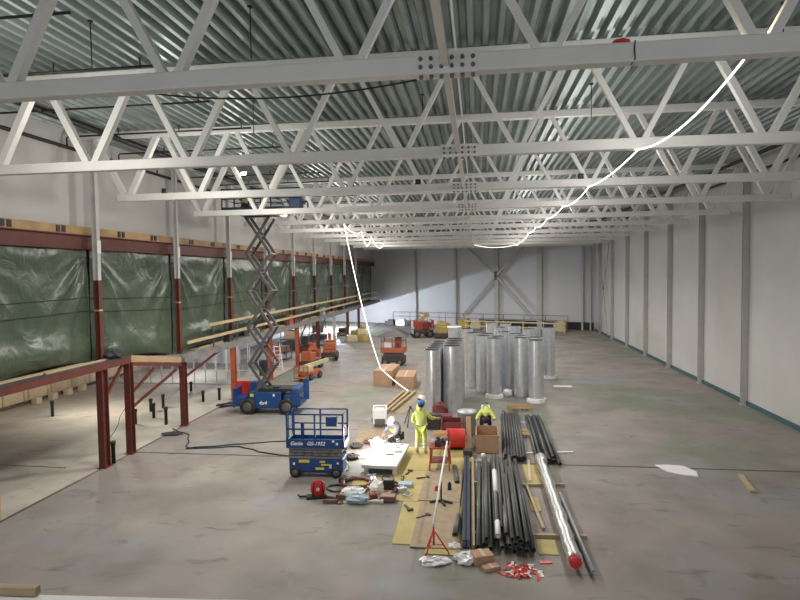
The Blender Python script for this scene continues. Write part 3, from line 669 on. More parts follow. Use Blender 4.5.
# --- yellow heap
t = thing('insulation_pile', 'heap of yellow insulation bales on the floor at the far left', 'pile', (-10.95, 51.8, 0))
for i, (x, y, z, dx, dy, dz, rz) in enumerate(((-0.45, -0.3, 0.3, 1.1, 1.0, 0.6, 0.2), (0.5, -0.2, 0.28, 0.95, 1.1, 0.56, -0.3), (0.0, 0.7, 0.35, 1.5, 0.8, 0.7, 0.1), (0.25, 0.2, 0.85, 0.9, 0.8, 0.55, 0.5), (-0.35, 0.3, 0.8, 0.6, 0.7, 0.4, -0.4), (0.45, 0.3, 1.25, 0.5, 0.5, 0.4, 0.8))):
    MB().box((0, 0, 0), (dx, dy, dz), taper=0.85).build('bale', M_myel if i % 3 else M_cream, t, (x, y, z), bevel=0.08, rotz=rz)
# yellow barrier by far wall
t = thing('barrier', 'long yellow guard barrier standing before the far wall on the right', 'barrier', (*back(5.2, 4.2), 0), BW)
for z in (0.42, 0.95):
    MB().box((0, 0, z), (10.8, 0.06, 0.14)).build('rail', M_cream, t)
for i in range(6):
    MB().box((-5.3 + i * 2.12, 0.05, 0.55), (0.08, 0.08, 1.1)).build('post', M_cream, t)
t = thing('edge_railing', 'thin pinkish safety railing along the far wall', 'railing', (*back(0.5, 1.2), 0), BW)
for z in (1.5, 1.0):
    MB().tube([(-11, 0, z), (10, 0, z)], 0.025, 6).build('rail', M_copper, t)
for i in range(10):
    MB().box((-11 + i * 2.33, 0, 0.75), (0.05, 0.05, 1.5)).build('post', M_copper, t)
for i, (x, m, h) in enumerate(((-9.4, M_tooldk, 0.5), (-8.0, M_stud, 0.6), (-0.5, M_myel, 0.9), (0.8, M_cream, 0.55), (9.3, M_ply, 0.9))):
    one(MB().box((0, 0, h / 2), (1.2, 0.8, h)).box((0.1, 0, h + 0.1), (0.7, 0.5, 0.2)), 'material_stack', m, 'low stack of material before the far wall, %s from the left' % ORD[i], 'stack', 'stacks before the far wall', loc=(*back(x, 2.4), 0), bevel=0.02, rotz=BW)

# ------------------------------------------------------------------ spiral ducts
prof = []
Hd = 3.0; rd = 0.355
z = 0.0; prof.append((rd - 0.003, 0))
while z < Hd - 0.06:
    prof += [(rd, z + 0.01), (rd, z + 0.108), (rd + 0.002, z + 0.116), (rd, z + 0.124)]; z += 0.125
prof += [(rd, Hd), (rd - 0.012, Hd), (rd - 0.012, 0.05)]
duct_me = None
def duct(label, x, y, s=1.0, h=0.98, z=0.0):
    global duct_me
    if duct_me is None:
        o = MB().lathe(prof, 36).build('spiral_duct', M_duct); duct_me = o
        o.data.materials.append(M_ductshade)
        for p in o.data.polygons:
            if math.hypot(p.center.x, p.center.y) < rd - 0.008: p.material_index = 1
    else:
        o = duct_me.copy(); COL.objects.link(o)
    o.location = (x, y, z); o.scale = (s, s, h); o.rotation_euler.z = random.random() * 6
    return tag(o, label, 'duct', 'galvanised spiral ducts')
for i in range(5): duct('silver spiral duct in the front left row, %s from its front' % ORD[i], -1.97 + 0.02 * i, 25.15 + 0.76 * i, 1.0, 0.94)
for i in range(4): duct('silver spiral duct in the second row from the left, %s from its front' % ORD[i], -1.13 + 0.02 * i, 25.75 + 0.9 * i, 1.17, 0.975)
dl = [(-1.35, 33.7, 'silver duct at the back left, seen above the front left rows'), (-0.62, 33.3, 'silver duct behind the gap right of the front left rows'),
      (-0.28, 31.0, 'silver duct standing in the gap left of the middle group'), (0.28, 29.8, 'darker silver duct left of the middle front duct'), (0.48, 30.72, 'silver duct wedged behind the darker left one'),
      (0.80, 28.6, 'middle front silver duct standing on a white pad'), (1.0, 29.4, 'silver duct directly behind the middle front duct'), (1.42, 31.6, 'silver duct set back between the two middle front ducts'), (1.98, 30.6, 'shaded duct at the centre back of the middle group'),
      (2.12, 28.75, 'silver duct left of the front right duct'), (2.18, 29.6, 'silver duct right behind the one left of the front right duct'), (2.75, 27.75, 'front right silver duct standing on a white pad'), (2.82, 29.0, 'silver duct hidden behind the front right duct'), (4.08, 34.0, 'rightmost silver duct standing apart at the back'),
      (0.9, 37.4, 'tall back duct left of the far wall bracing'), (1.35, 34.2, 'back row duct under the cross bracing'), (2.2, 34.9, 'back row duct in line with the second middle duct'), (2.9, 33.2, 'back row duct left of the rightmost one'), (3.3, 34.4, 'back row duct touching the rightmost one'), (1.75, 36.6, 'rearmost duct at the middle of the back row')]
for x, y, lb in dl:
    pad = 'white pad' in lb or lb.startswith('rightmost')
    duct(lb, x, y, 1.0, 0.93 if pad else 0.98, 0.15 if pad else 0.0)
for (x, y, r, lb) in ((0.80, 28.6, 0.45, 'white foam pad under the middle front duct'), (2.75, 27.75, 0.46, 'white foam pad under the front right duct'), (4.08, 34.0, 0.46, 'white foam pad under the rightmost duct')):
    # pad is a ring of foam around the foot
    one(MB().lathe([(0, 0), (r + 0.02, 0.0), (r, 0.15), (0, 0.15)], 9, smooth=False), 'foam_pad', M_white, lb, 'pad', 'white pads under ducts', loc=(x, y, 0))
one(MB().blob((0, 0, 0.18), (0.5, 0.4, 0.4), 8, 0.12, 8), 'plastic_bag', M_whitefilm, 'crumpled clear plastic heap between the middle ducts', 'plastic', loc=(1.46, 28.75, 0))
one(MB().box((0, 0, 0.02), (0.95, 0.4, 0.04)), 'foam_strip', M_white, 'white strip lying on the floor right of the ducts', 'strip', loc=(4.5, 31.4, 0), bevel=0.01)
for i, (x, y) in enumerate(((-1.2, 33.7), )):
    one(MB().lathe([(0, 0.0), (0.42, 0), (0.42, 0.10), (0, 0.12)], 20), 'duct_cap', M_white, 'white cap on top of the back left duct', 'cap', loc=(-1.35, 33.7, 2.94))

# ------------------------------------------------------------------ pipes on the floor
def pipe(label, a, b, r, m, group, name='steel_pipe'):
    a, b = Vector(a), Vector(b); d = (b - a).normalized(); u = d.cross(Vector((0, 0, 1))).normalized(); w_ = u.cross(d)
    mb = MB(); n = 12; vs = []
    for (p, rr) in ((a, r), (b, r), (b, r * 0.82), (b - d * 0.3, r * 0.82)):
        pass
    mb = MB()
    rings = [(a + d * 0.3, r * 0.84), (a, r * 0.84), (a, r), (b, r), (b, r * 0.84), (b - d * 0.3, r * 0.84)]
    for p, rr in rings:
        for j in range(n):
            an = 2 * math.pi * j / n; vs.append(p + (u * math.cos(an) + w_ * math.sin(an)) * rr)
    fs = [(i * n + j, i * n + (j + 1) % n, (i + 1) * n + (j + 1) % n, (i + 1) * n + j) for i in range(5) for j in range(n)]
    fs += [tuple(range(n)), tuple(5 * n + j for j in range(n))]
    mb.add(vs, fs, True)
    o = mb.build(name, m)
    for p in o.data.polygons:
        if len(p.vertices) > 4 or False: p.use_smooth = False
    return tag(o, label, 'pipe', group)
rnd = random.Random(11)
lay = 0.09
# timbers below the bundles
timb = [((1.3, 19.60), (3.2, 19.95), 'white batten under the far pipe bundles, nearer end', M_white, 0.045), ((0.9, 23.6), (2.6, 23.8), 'white batten under the far pipe bundles, farther end', M_white, 0.045),
        ((1.1, 16.62), (2.45, 16.78), 'pale timber bearer under the foil tube, farther one', M_wood, 0.08), ((1.1, 13.42), (2.47, 13.5), 'pale timber bearer under the foil tube, nearest the camera', M_wood, 0.08)]
for a, b, lb, m, h in timb:
    one(MB().bar((a[0], a[1], h / 2), (b[0], b[1], h / 2), 0.09, h), 'timber_bearer', m, lb, 'timber', 'bearers under the pipes')
one(MB().bar((-0.15, 16.7, 0.04), (1.05, 16.62, 0.04), 0.09, 0.08), 'timber_bearer', M_wood, 'pale bearer under the middle of the front pipe bundle', 'timber', 'bearers under the pipes')
one(MB().bar((-0.15, 13.4, 0.04), (1.05, 13.42, 0.04), 0.09, 0.08), 'timber_bearer', M_wood, 'pale bearer under the near end of the front pipe bundle', 'timber', 'bearers under the pipes')
for i in range(8):
    x = 0.84 + i * 0.097
    pipe('black steel pipe in the lower layer of the left far bundle, %s from its left' % ORD[i], (x, 18.75 + rnd.uniform(-0.05, 0.15), 0.045 + 0.048), (x + 0.17, 24.7 + rnd.uniform(-0.2, 0.2), 0.093), 0.046, M_pipe, 'far left pipe bundle')
for i in range(7):
    x = 0.89 + i * 0.097
    pipe('black steel pipe in the upper layer of the left far bundle, %s from its left' % ORD[i], (x, 18.7 + rnd.uniform(-0.05, 0.2), 0.178), (x + 0.17, 24.75 + rnd.uniform(-0.2, 0.2), 0.178), 0.046, M_pipe, 'far left pipe bundle')
for i in range(6):
    x = 1.88 + i * 0.135
    pipe('black steel pipe in the right far bundle, %s from its left' % ORD[i], (x, 18.4 + rnd.uniform(-0.15, 0.3), 0.108), (x + 0.12 - 0.03 * i, 24.4 + rnd.uniform(-0.2, 0.2), 0.108), 0.06, M_pipe, 'far right pipe bundle')
for i in range(3):
    x = 1.99 + i * 0.2
    pipe('black steel pipe lying on top of the right far bundle, %s from its left' % ORD[i], (x, 18.5 + rnd.uniform(-0.15, 0.3), 0.215), (x + 0.08, 24.2, 0.215), 0.055, M_pipe, 'far right pipe bundle')
fb = [(-0.02, 12.75, M_pipe, 0.055), (0.11, 12.85, M_pipe, 0.06), (0.24, 12.7, M_pipe, 0.055), (0.36, 13.1, M_pipe, 0.055), (0.48, 12.75, M_pipe2, 0.06), (0.60, 12.9, M_pipe, 0.055), (0.72, 12.6, M_pipe, 0.06), (0.85, 12.7, M_pipe, 0.06), (0.98, 12.65, M_pipe, 0.06), (1.11, 12.72, M_pipe, 0.06)]
for i, (x, y, m, r) in enumerate(fb):
    pipe('%s steel pipe in the lower layer of the front bundle, %s from its left' % ('grey' if m is M_pipe2 else 'black', ORD[i]), (x + 0.06 * (i / 9), y - 0.22, 0.08 + r), (x + 0.05, 18.2 + rnd.uniform(-0.2, 0.35), 0.08 + r), r, m, 'front pipe bundle')
for i, (x, y, y1, m) in enumerate(((0.17, 12.8, 18.5, M_pipe), (0.42, 12.95, 18.7, M_pipe2), (0.54, 13.4, 18.9, M_pipe), (0.66, 12.55, 18.6, M_pipe2), (0.785, 12.6, 18.3, M_pipe), (0.915, 12.75, 18.8, M_pipe2), (1.05, 12.7, 17.9, M_pipe))):
    pipe('%s steel pipe in the upper layer of the front bundle, %s from its left' % ('grey' if m is M_pipe2 else 'black', ORD[i]), (x, y - 0.22, 0.30), (x + 0.05, y1 - 0.4, 0.30), 0.055, m, 'front pipe bundle')
for i, (x, y, y1) in enumerate(((0.72, 12.6, 16.8), (0.85, 12.7, 17.4), (0.60, 12.85, 14.6))):
    pipe('black steel pipe on the very top of the front bundle, %s' % ('middle one' if i == 0 else ('right one' if i == 1 else 'short left one')), (x, y - 0.22, 0.405), (x + 0.04, y1 - 0.4, 0.405), 0.053, M_pipe if i != 2 else M_pipe2, 'front pipe bundle')
one(MB().tube([(0.425, 12.75, 0.302), (0.43, 13.5, 0.302)], 0.062, 12), 'pipe_sleeve', M_white, 'white paper sleeve on a grey pipe at the near end of the front bundle', 'sleeve')
one(MB().tube([(0.455, 15.3, 0.305), (0.462, 17.0, 0.305)], 0.068, 12), 'pipe_sleeve', M_white, 'white sleeve on a grey pipe midway along the front bundle', 'sleeve')
one(MB().box((0, 0, 0.09), (0.02, 6.0, 0.18)).box((0, 0, 0.17), (0.17, 6.0, 0.02)).box((0, 0, 0.01), (0.17, 6.0, 0.02)), 'steel_beam', M_blue2, 'flat navy blue steel beam lying left of the front pipe bundle', 'beam', loc=(-0.335, 15.7, 0.02), rotz=R(0.8))
one(MB().bar((-0.13, 12.7, 0.05), (-0.20, 18.9, 0.05), 0.07, 0.09), 'timber_batten', M_wood, 'thin pale batten between the navy beam and the black pipes', 'timber')
one(MB().bar((1.62, 18.9, 0.03), (1.5, 17.0, 0.03), 0.08, 0.05), 'timber_batten', M_ply, 'short pinkish batten right of the front bundle far end', 'timber')
one(MB().bar((1.36, 16.6, 0.05), (1.53, 13.8, 0.05), 0.07, 0.06), 'timber_batten', M_wood, 'pale batten lying between the front pipe bundle and the foil tube', 'timber')
for i, (a, b) in enumerate((((-0.75, 18.0, 0.06), (-0.62, 16.6, 0.06)), ((-0.52, 14.3, 0.07), (-0.55, 13.2, 0.07)))):
    pipe('short grey pipe offcut on the boards, %s' % ('behind the pole stand' if i == 0 else 'left of the navy beam near end'), a, b, 0.07, M_pipe2, 'pipe offcuts')
# foil wrapped tube
t = thing('foil_tube', 'long silver foil wrapped tube with a red end cap lying right of the black pipes', 'tube', (0, 0, 0))
pp = []; rr = []
for i in range(41):
    f = i / 40; y = 11.87 + f * 6.5
    pp.append((1.945 + 0.01 * math.sin(i), y, 0.255)); rr.append(0.145 + (0.018 if i % 13 in (0, 1) else 0) + 0.006 * math.sin(i * 2.1))
MB().tube(pp, rr, 18).build('wrapped_tube', M_foil, t)
MB().lathe([(0, 11.78), (0.11, 11.78), (0.13, 11.80), (0.135, 11.89), (0, 11.89)], 8, (1.945, 0, 0.255), axis='y').build('red_cap', M_red, t)
MB().lathe([(0.16, 17.85), (0.18, 17.95), (0.18, 18.45), (0.12, 18.47), (0, 18.47)], 18, (1.945, 0, 0.255), axis='y').build('wrapped_end', M_foil, t)
pipe('thin grey pipe lying along the right side of the foil tube', (2.28, 11.75, 0.12), (2.20, 15.9, 0.12), 0.045, M_stud, 'thin pipe by the foil tube')

# ------------------------------------------------------------------ boards on the floor
def board(label, x0, x1, y0, y1, z, m, rz=0.0, name='board', t=0.02):
    return one(MB().box((0, 0, 0), (x1 - x0, y1 - y0, t)), name, m, label, 'board', 'floor boards' if m in (M_osb, M_osb2) else None, loc=((x0 + x1) / 2, (y0 + y1) / 2, z + t / 2), rotz=rz)
board('yellow board on the floor nearest the camera, left of the tripod', -2.0, -1.22, 12.75, 15.2, 0.0, M_osb, R(1))
board('yellow board under the tools, second from the camera', -2.55, -1.3, 15.22, 17.65, 0.0, M_osb)
board('yellow board strip under the tool heap', -3.7, -2.57, 14.95, 16.9, 0.0, M_osb, R(3))
board('yellow board left of the standing worker, under his feet', -2.6, -1.3, 17.67, 20.1, 0.0, M_osb)
board('yellow board beside the red legged bench', -1.28, -0.2, 17.9, 20.2, 0.0, M_osb)
board('yellow board strip beneath the red tripod, mostly covered', -1.2, -0.42, 12.35, 15.0, 0.0, M_osb)
board('brown chipboard sheet under the long pole, nearer the camera', -1.55, -0.5, 12.6, 15.2, 0.021, M_osb2)
board('brown chipboard sheet under the long pole, near the bench', -1.62, -0.48, 15.25, 17.85, 0.021, M_osb2, R(-1))
board('yellow board between the front pipes and the foil tube, farther one', 1.40, 1.85, 16.9, 18.5, 0.0, M_osb)
board('yellow board scrap between the pipes and foil tube, nearest the camera', 1.3, 1.72, 12.6, 13.3, 0.0, M_osb)
board('yellow board scrap between the pipes and foil tube, middle one', 1.35, 1.6, 14.9, 15.8, 0.0, M_osb)
board('brown slatted sheet on the floor before the cardboard boxes', -4.2, -2.95, 24.9, 29.6, 0.0, M_osb2, R(-6))
board('brown board under the white welding machine', -4.6, -2.9, 20.6, 22.3, 0.0, M_osb2, R(4))
for i, (x, dx) in enumerate(((-4.3, 0.5), (-4.05, 0.55), (-3.8, 0.6))):
    one(MB().bar((x, 24.4 + 0.3 * i, 0.09), (x + dx, 29.2, 0.09), 0.11, 0.12), 'plank', M_wood, 'pale plank lying toward the cardboard boxes, %s from the left' % ORD[i], 'plank', 'planks before the boxes')

# ------------------------------------------------------------------ cardboard boxes
def carton(label, loc, d, rz=0.0, open_=False, m=M_card, name='cardboard_box'):
    t = thing(name, label, 'box', loc, rz)
    w, l, h = d
    if open_:
        mb = MB()
        for s in (-1, 1):
            mb.box((s * (w / 2 - 0.01), 0, h / 2), (0.02, l, h)); mb.box((0, s * (l / 2 - 0.01), h / 2), (w - 0.04, 0.02, h))
        mb.box((0, 0, 0.01), (w, l, 0.02)); mb.build('carton', m, t)
        for s in (-1, 1):
            MB().bar((s * w / 2, 0, h), (s * (w / 2 + 0.03), 0, h - 0.12), l, 0.012, up=(0, 0, 1)).build('flap', m, t)
    else:
        MB().box((0, 0, h / 2), (w, l, h)).build('carton', m, t, bevel=0.015)
        MB().box((0, 0, h + 0.003), (0.07, l * 0.98, 0.004)).build('tape', M_ply, t)
    return t
carton('large brown cardboard box on the floor, left of the pair by the light strip', (-5.13, 32.2, 0), (1.05, 2.4, 0.85), R(-3))
carton('large brown cardboard box on the floor, right of the pair by the light strip', (-3.93, 31.4, 0), (1.02, 2.1, 0.65), R(2))
carton('open brown cardboard box the bending worker reaches into', (0.31, 20.2, 0), (0.76, 1.3, 0.64), 0, True)
carton('crushed brown carton at the near end of the front pipe bundle', (0.06, 12.16, 0), (0.42, 0.34, 0.2), R(20))
carton('flat torn carton lying against the crushed one', (0.24, 11.86, 0), (0.36, 0.2, 0.08), R(30))
one(MB().box((0, 0, 0), (0.17, 1.2, 0.05), Matrix.Rotation(R(62), 3, 'X')), 'cardboard_sheet', M_card, 'cardboard sheet leaning between the red roll and the open box', 'sheet', loc=(-0.33, 20.0, 0.57), rotz=R(3))
one(MB().box((0, 0, 0.12), (0.3, 0.3, 0.24)), 'small_box', M_tooldk, 'small dark box on the floor below the leaning cardboard sheet', 'box', loc=(-0.35, 19.2, 0), bevel=0.01)
one(MB().lathe([(0, 0), (0.08, 0), (0.08, 0.12), (0.05, 0.14), (0, 0.14)], 12), 'white_pot', M_white, 'small white pot standing before the open cardboard box', 'pot', loc=(0.16, 19.15, 0.0))
# pallets
def pallet(label, loc, d, rz):
    t = thing('pallet', label, 'pallet', loc, rz)
    for i in range(4): MB().box((0, -d[1] / 2 + d[1] * i / 3, 0.13), (d[0], 0.1, 0.025)).build('slat', M_timberband, t)
    for x in (-d[0] / 2 + 0.06, 0, d[0] / 2 - 0.06): MB().box((x, 0, 0.06), (0.1, d[1] + 0.08, 0.11)).build('bearer', M_wood, t)
pallet('wooden pallet on the floor behind the far pipe bundles', (1.82, 26.1, 0), (0.95, 0.7), R(3))
pallet('small wooden pallet between the two far pipe bundles', (1.72, 21.9, 0), (0.4, 0.6), 0)

# ------------------------------------------------------------------ white table and gear round the welder
t = thing('insulation_slab', 'large white insulation panel lying on supports under the welding glare', 'panel', (-2.97, 18.3, 0), R(-2.5))
MB().box((0, 0, 0.26), (1.12, 2.35, 0.1)).build('panel', M_panel, t, bevel=0.01)
for x in (-0.45, 0.45):
    for y in (-1.0, 1.0): MB().box((x, y, 0.105), (0.12, 0.12, 0.21)).build('support_block', M_white, t)
for i, (x, y) in enumerate(((0.2, 0.7), (0.35, 0.2), (0.1, -0.1), (0.3, 0.95))):
    one(MB().box((0, 0, 0.012), (0.28, 0.035, 0.024)), 'chisel', M_tooldk, 'dark hand tool lying on the white panel, %s' % ('rear middle', 'right middle', 'near middle', 'rear right')[i], 'tool', 'tools on the white panel', loc=(-2.97 + x, 18.3 + y, 0.31), rotz=R(8 * i))
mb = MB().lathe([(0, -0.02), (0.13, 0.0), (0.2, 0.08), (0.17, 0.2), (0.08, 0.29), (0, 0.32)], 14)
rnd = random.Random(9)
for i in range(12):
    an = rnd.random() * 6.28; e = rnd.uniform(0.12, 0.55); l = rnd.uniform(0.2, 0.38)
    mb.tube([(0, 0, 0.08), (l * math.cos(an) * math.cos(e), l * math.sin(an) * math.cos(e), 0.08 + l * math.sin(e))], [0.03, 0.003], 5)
one(mb, 'welding_arc_glare', M_arc, 'blinding white welding arc and its glare at the rear edge of the white panel', 'arc', loc=(-3.4, 18.95, 0.335))  # arc enlarged; its glare is modelled as a glowing spiked shape
t = thing('welding_machine', 'white boxy welding machine standing behind the crouching welder', 'machine', (-3.98, 23.0, 0), R(8))
MB().box((0, 0, 0.42), (0.58, 0.85, 0.6)).build('cabinet', M_white, t, bevel=0.03)
MB().box((0, -0.44, 0.24), (0.42, 0.04, 0.22)).build('front_grille', M_greym, t)
MB().box((0, 0.1, 0.735), (0.5, 0.4, 0.03)).build('lid', M_stud, t)
MB().tube([(-0.2, -0.3, 0.72), (-0.2, -0.3, 0.82), (0.2, -0.3, 0.82), (0.2, -0.3, 0.72)], 0.02, 6).build('handle', M_greym, t)
for sx in (-0.25, 0.25): wheel(t, sx, 0.3, 0.12, 0.07)
MB().box((0, -0.3, 0.06), (0.4, 0.08, 0.12)).build('front_foot', M_greym, t)
def tripod(name, label, loc, h, spread, m, r=0.018, rz=0.3, head=None):
    t = thing(name, label, 'stand', loc, rz)
    for i in range(3):
        a = i * 2 * math.pi / 3
        MB().tube([(0.03 * math.cos(a), 0.03 * math.sin(a), h), (spread * math.cos(a), spread * math.sin(a), 0.02)], r, 8).build('leg', m, t)
    MB().lathe([(0, h - 0.05), (0.05, h - 0.05), (0.05, h + 0.05), (0, h + 0.05)], 10).build('head', m, t)
    return t
tripod('tripod', 'small black tripod standing left of the worker in the blue helmet', (-2.72, 22.95, 0), 0.75, 0.38, M_tooldk, 0.02)
# pole resting on stands
def stand_red():
    t = thing('pipe_stand', 'red tripod pipe stand holding the near end of the long pale pole', 'stand', (-0.99, 12.4, 0), R(90))
    for i in range(3):
        a = R(-90) + i * 2 * math.pi / 3
        MB().tube([(0.03 * math.cos(a), 0.03 * math.sin(a), 0.5), (0.34 * math.cos(a), 0.34 * math.sin(a), 0.015)], 0.017, 8).build('leg', M_red, t)
    MB().tube([(0, 0, 0.2), (0, 0, 0.62)], 0.022, 10).build('stem', M_red, t)
    MB().tube([(-0.06, 0, 0.68), (0, 0, 0.62), (0.06, 0, 0.68)], 0.014, 6).build('fork', M_tooldk, t)
    mb = MB()
    for i in range(3):
        a = R(-90) + i * 2 * math.pi / 3; mb.tube([(0, 0, 0.22), (0.21 * math.cos(a), 0.21 * math.sin(a), 0.21)], 0.01, 6)
    mb.build('spreader', M_red, t)
stand_red()
pipe('long pale conduit pole running from the bench to the red tripod stand', (-0.99, 12.25, 0.70), (-0.97, 17.85, 0.90), 0.028, M_white, 'long pole')
t = thing('pole_stand', 'dark star footed stand under the middle of the long pole', 'stand', (-1.0, 15.2, 0.041))
for a in (200, 340, 290):
    MB().bar((0, 0, 0.04), (0.32 * math.cos(R(a)), 0.32 * math.sin(R(a)), 0.03), 0.06, 0.05).build('foot', M_tooldk, t)
MB().tube([(0, 0, 0.03), (0, 0, 0.70)], 0.025, 8).build('stem', M_tooldk, t)
for i, (x, y, m, h, lb) in enumerate(((-1.18, 16.0, M_red, 0.14, 'small red can on the brown board left of the pole'), (-0.82, 16.1, M_blue2, 0.22, 'dark blue bottle on the brown board right of the pole'))):
    one(MB().lathe([(0, 0), (0.055, 0), (0.055, h * 0.75), (0.03, h * 0.85), (0.03, h), (0, h)], 12), 'can' if i == 0 else 'bottle', m, lb, 'can' if i == 0 else 'bottle', loc=(x, y, 0.041))
# red legged pipe bench with vise
t = thing('pipe_bench', 'red legged work bench crowded with black and chrome vise parts', 'bench', (-1.2, 17.95, 0.02))
for x, y in ((-0.27, -0.3), (0.27, -0.3), (-0.27, 0.35), (0.27, 0.35)):
    MB().bar((x * 1.15, y * 1.15, 0), (x, y, 0.72), 0.045).build('leg', M_redcol, t)
MB().box((0, 0.02, 0.72), (0.64, 0.75, 0.05)).build('bench_top', M_redcol, t)
MB().box((0, 0.02, 0.25), (0.5, 0.6, 0.03)).build('lower_shelf', M_maroon, t)
MB().box((-0.05, -0.1, 0.84), (0.2, 0.3, 0.18)).box((-0.05, -0.1, 0.97), (0.12, 0.14, 0.1)).build('vise', M_tooldk, t, bevel=0.02)
MB().lathe([(0, 0.75), (0.09, 0.75), (0.11, 0.85), (0.06, 0.97), (0, 0.98)], 12, (0.2, 0.05, 0)).build('die_head', M_greym, t)
MB().tube([(-0.3, -0.3, 0.9), (0.12, -0.05, 1.0)], 0.015, 6).build('vise_handle', M_stud, t)
MB().box((-0.22, 0.15, 0.8), (0.14, 0.16, 0.12)).build('steel_fitting', M_stud, t, bevel=0.02)
MB().box((0.05, 0.25, 0.82), (0.2, 0.15, 0.15)).build('motor', M_maroon, t, bevel=0.02)
# red roll and dark red crate
t = thing('hose_drum', 'bright red drum standing beside the leaning cardboard sheet', 'drum', (-0.78, 20.0, 0.02), R(5))
MB().lathe([(0, -0.32), (0.32, -0.32), (0.33, -0.29), (0.33, 0.29), (0.32, 0.32), (0, 0.32)], 28, (0, 0, 0.37), axis='x').build('drum_shell', M_red, t)
MB().lathe([(0.332, -0.3), (0.345, -0.29), (0.345, -0.25), (0.332, -0.24)], 28, (0, 0, 0.37), axis='x').build('rim_band', M_maroon, t)
MB().box((0, 0, 0.02), (0.5, 0.4, 0.04)).build('base', M_tooldk, t)
carton('open dark red crate standing behind the bright red drum', (-0.98, 21.2, 0), (0.72, 0.8, 0.72), R(2), True, M_maroon, 'crate')
one(MB().lathe([(0, 0), (0.30, 0), (0.34, 0.05), (0.36, 0.78), (0.38, 0.80), (0.38, 0.86), (0, 0.90)], 24), 'lidded_tub', M_stud, 'grey tub with a round pale lid behind the red drum', 'tub', loc=(-0.42, 22.1, 0))
one(MB().box((0, 0, 0.2), (0.6, 0.5, 0.4)), 'toolbox', M_maroon, 'dark red toolbox on the floor before the front left duct row', 'toolbox', loc=(-1.35, 23.3, 0), bevel=0.03)
one(MB().blob((0, 0, 0.35), (0.7, 0.55, 0.75), 21, 0.14, 8), 'tarp_bundle', M_maroon, 'dark red bundle piled against the front left ducts', 'bundle', loc=(-1.6, 24.1, 0))
one(MB().box((0, 0, 0.3), (0.55, 0.4, 0.6)), 'generator', M_tooldk, 'black machine box behind the standing worker by the ducts', 'machine', loc=(-1.75, 22.6, 0), bevel=0.04)
one(MB().box((0, 0, 0.22), (0.5, 0.4, 0.44)), 'wooden_crate', M_timberband, 'brown wooden crate between the standing worker and the red drum', 'crate', loc=(-1.35, 20.5, 0.02), bevel=0.01)
# tools pile
def coil(label, loc, r, n, m, rr=0.018, seed=0):
    rnd = random.Random(seed); pts = []
    for i in range(n * 16):
        a = i * math.pi / 8; q = r * (1 + 0.14 * rnd.uniform(-1, 1))
        pts.append((q * math.cos(a), q * math.sin(a) * 0.9, rr + 0.012 * (i / 16) + 0.01 * rnd.random()))
    pts.append((r * 1.9, -r * 0.3, rr))
    return one(MB().tube(pts, rr, 6), 'hose_coil', m, label, 'hose', 'coiled hoses', loc=loc)
coil('tangle of reddish hose on the floor before the white panel', (-3.55, 16.3, 0), 0.42, 6, M_copper, 0.03, 1)
coil('black hose loop lying left of the reddish tangle', (-4.05, 15.9, 0), 0.28, 2, M_black, 0.02, 2)
coil('dark cable coil at the right end of the tool heap', (-2.55, 16.3, 0.02), 0.22, 4, M_tooldk, 0.018, 3)
one(MB().blob((0, 0, 0.12), (0.7, 0.5, 0.34), 31, 0.18, 8), 'cloth_heap', M_whitefilm, 'grey white rag heap in the middle of the tool heap', 'rags', loc=(-3.45, 15.35, 0))
one(MB().blob((0, 0, 0.12), (0.62, 0.35, 0.26), 32, 0.18, 8), 'plastic_bag', M_bluegrey, 'pale blue plastic bag at the near edge of the tool heap', 'bag', loc=(-3.25, 15.0, 0))
one(MB().blob((0, 0, 0.16), (0.4, 0.5, 0.4), 33, 0.12, 8), 'white_sack', M_white, 'small white sack standing in the tool heap', 'sack', loc=(-2.85, 15.75, 0.0))
def grinder(label, loc, rz, m1, m2):
    t = thing('angle_grinder', label, 'power tool', loc, rz)
    MB().tube([(-0.24, 0, 0.07), (0, 0, 0.07), (0.16, 0, 0.07)], [0.045, 0.05, 0.055], 10).build('body', m1, t)
    MB().lathe([(0, 0), (0.1, 0), (0.1, 0.012), (0, 0.02)], 16, (0.22, 0, 0.02)).build('disc', m2, t)
    MB().tube([(0.15, 0, 0.07), (0.15, 0.16, 0.09)], 0.018, 8).build('side_handle', M_black, t)
grinder('reddish grinder with disc at the left end of the tool heap', (-3.95, 14.9, 0), 0.1, M_copper, M_greym)
grinder('dark grinder lying right of the white sack', (-2.35, 15.6, 0.02), 1.2, M_tooldk, M_stud)
one(MB().box((0, 0, 0.14), (0.3, 0.22, 0.28)), 'toolbox', M_black, 'black toolbox standing right of the white sack', 'toolbox', loc=(-2.55, 16.05, 0.02), bevel=0.02)
one(MB().box((0, 0, 0.08), (0.42, 0.3, 0.16)), 'toolbox', M_copper, 'brown red tool case lying at the right of the tool heap', 'toolbox', loc=(-2.45, 15.2, 0.02), bevel=0.02)
one(MB().box((0, 0, 0.05), (0.4, 0.28, 0.1)), 'tool_tray', M_bluegrey, 'pale blue grey tray of fittings on the yellow board', 'tray', loc=(-2.1, 16.3, 0.02), bevel=0.01)
for i, (x, y, a) in enumerate(((-1.95, 14.9, -60), (-1.55, 14.1, 40), (-1.85, 16.9, 20), (-2.2, 17.2, 75))):
    one(MB().bar((0, 0, 0.02), (0.36, 0, 0.02), 0.05, 0.03).box((0.36, 0, 0.03), (0.08, 0.15, 0.04)), 'hammer', M_tooldk, 'dark hand tool on the yellow boards, %s' % ('nearest the tool heap', 'near the red tripod', 'right of the white panel', 'touching the white panel corner')[i], 'tool', 'hand tools on yellow boards', loc=(x, y, 0.022), rotz=R(a))
rnd = random.Random(23)
junk = [M_tooldk, M_copper, M_stud, M_bluegrey, M_whitefilm, M_tooldk, M_osb2, M_maroon]
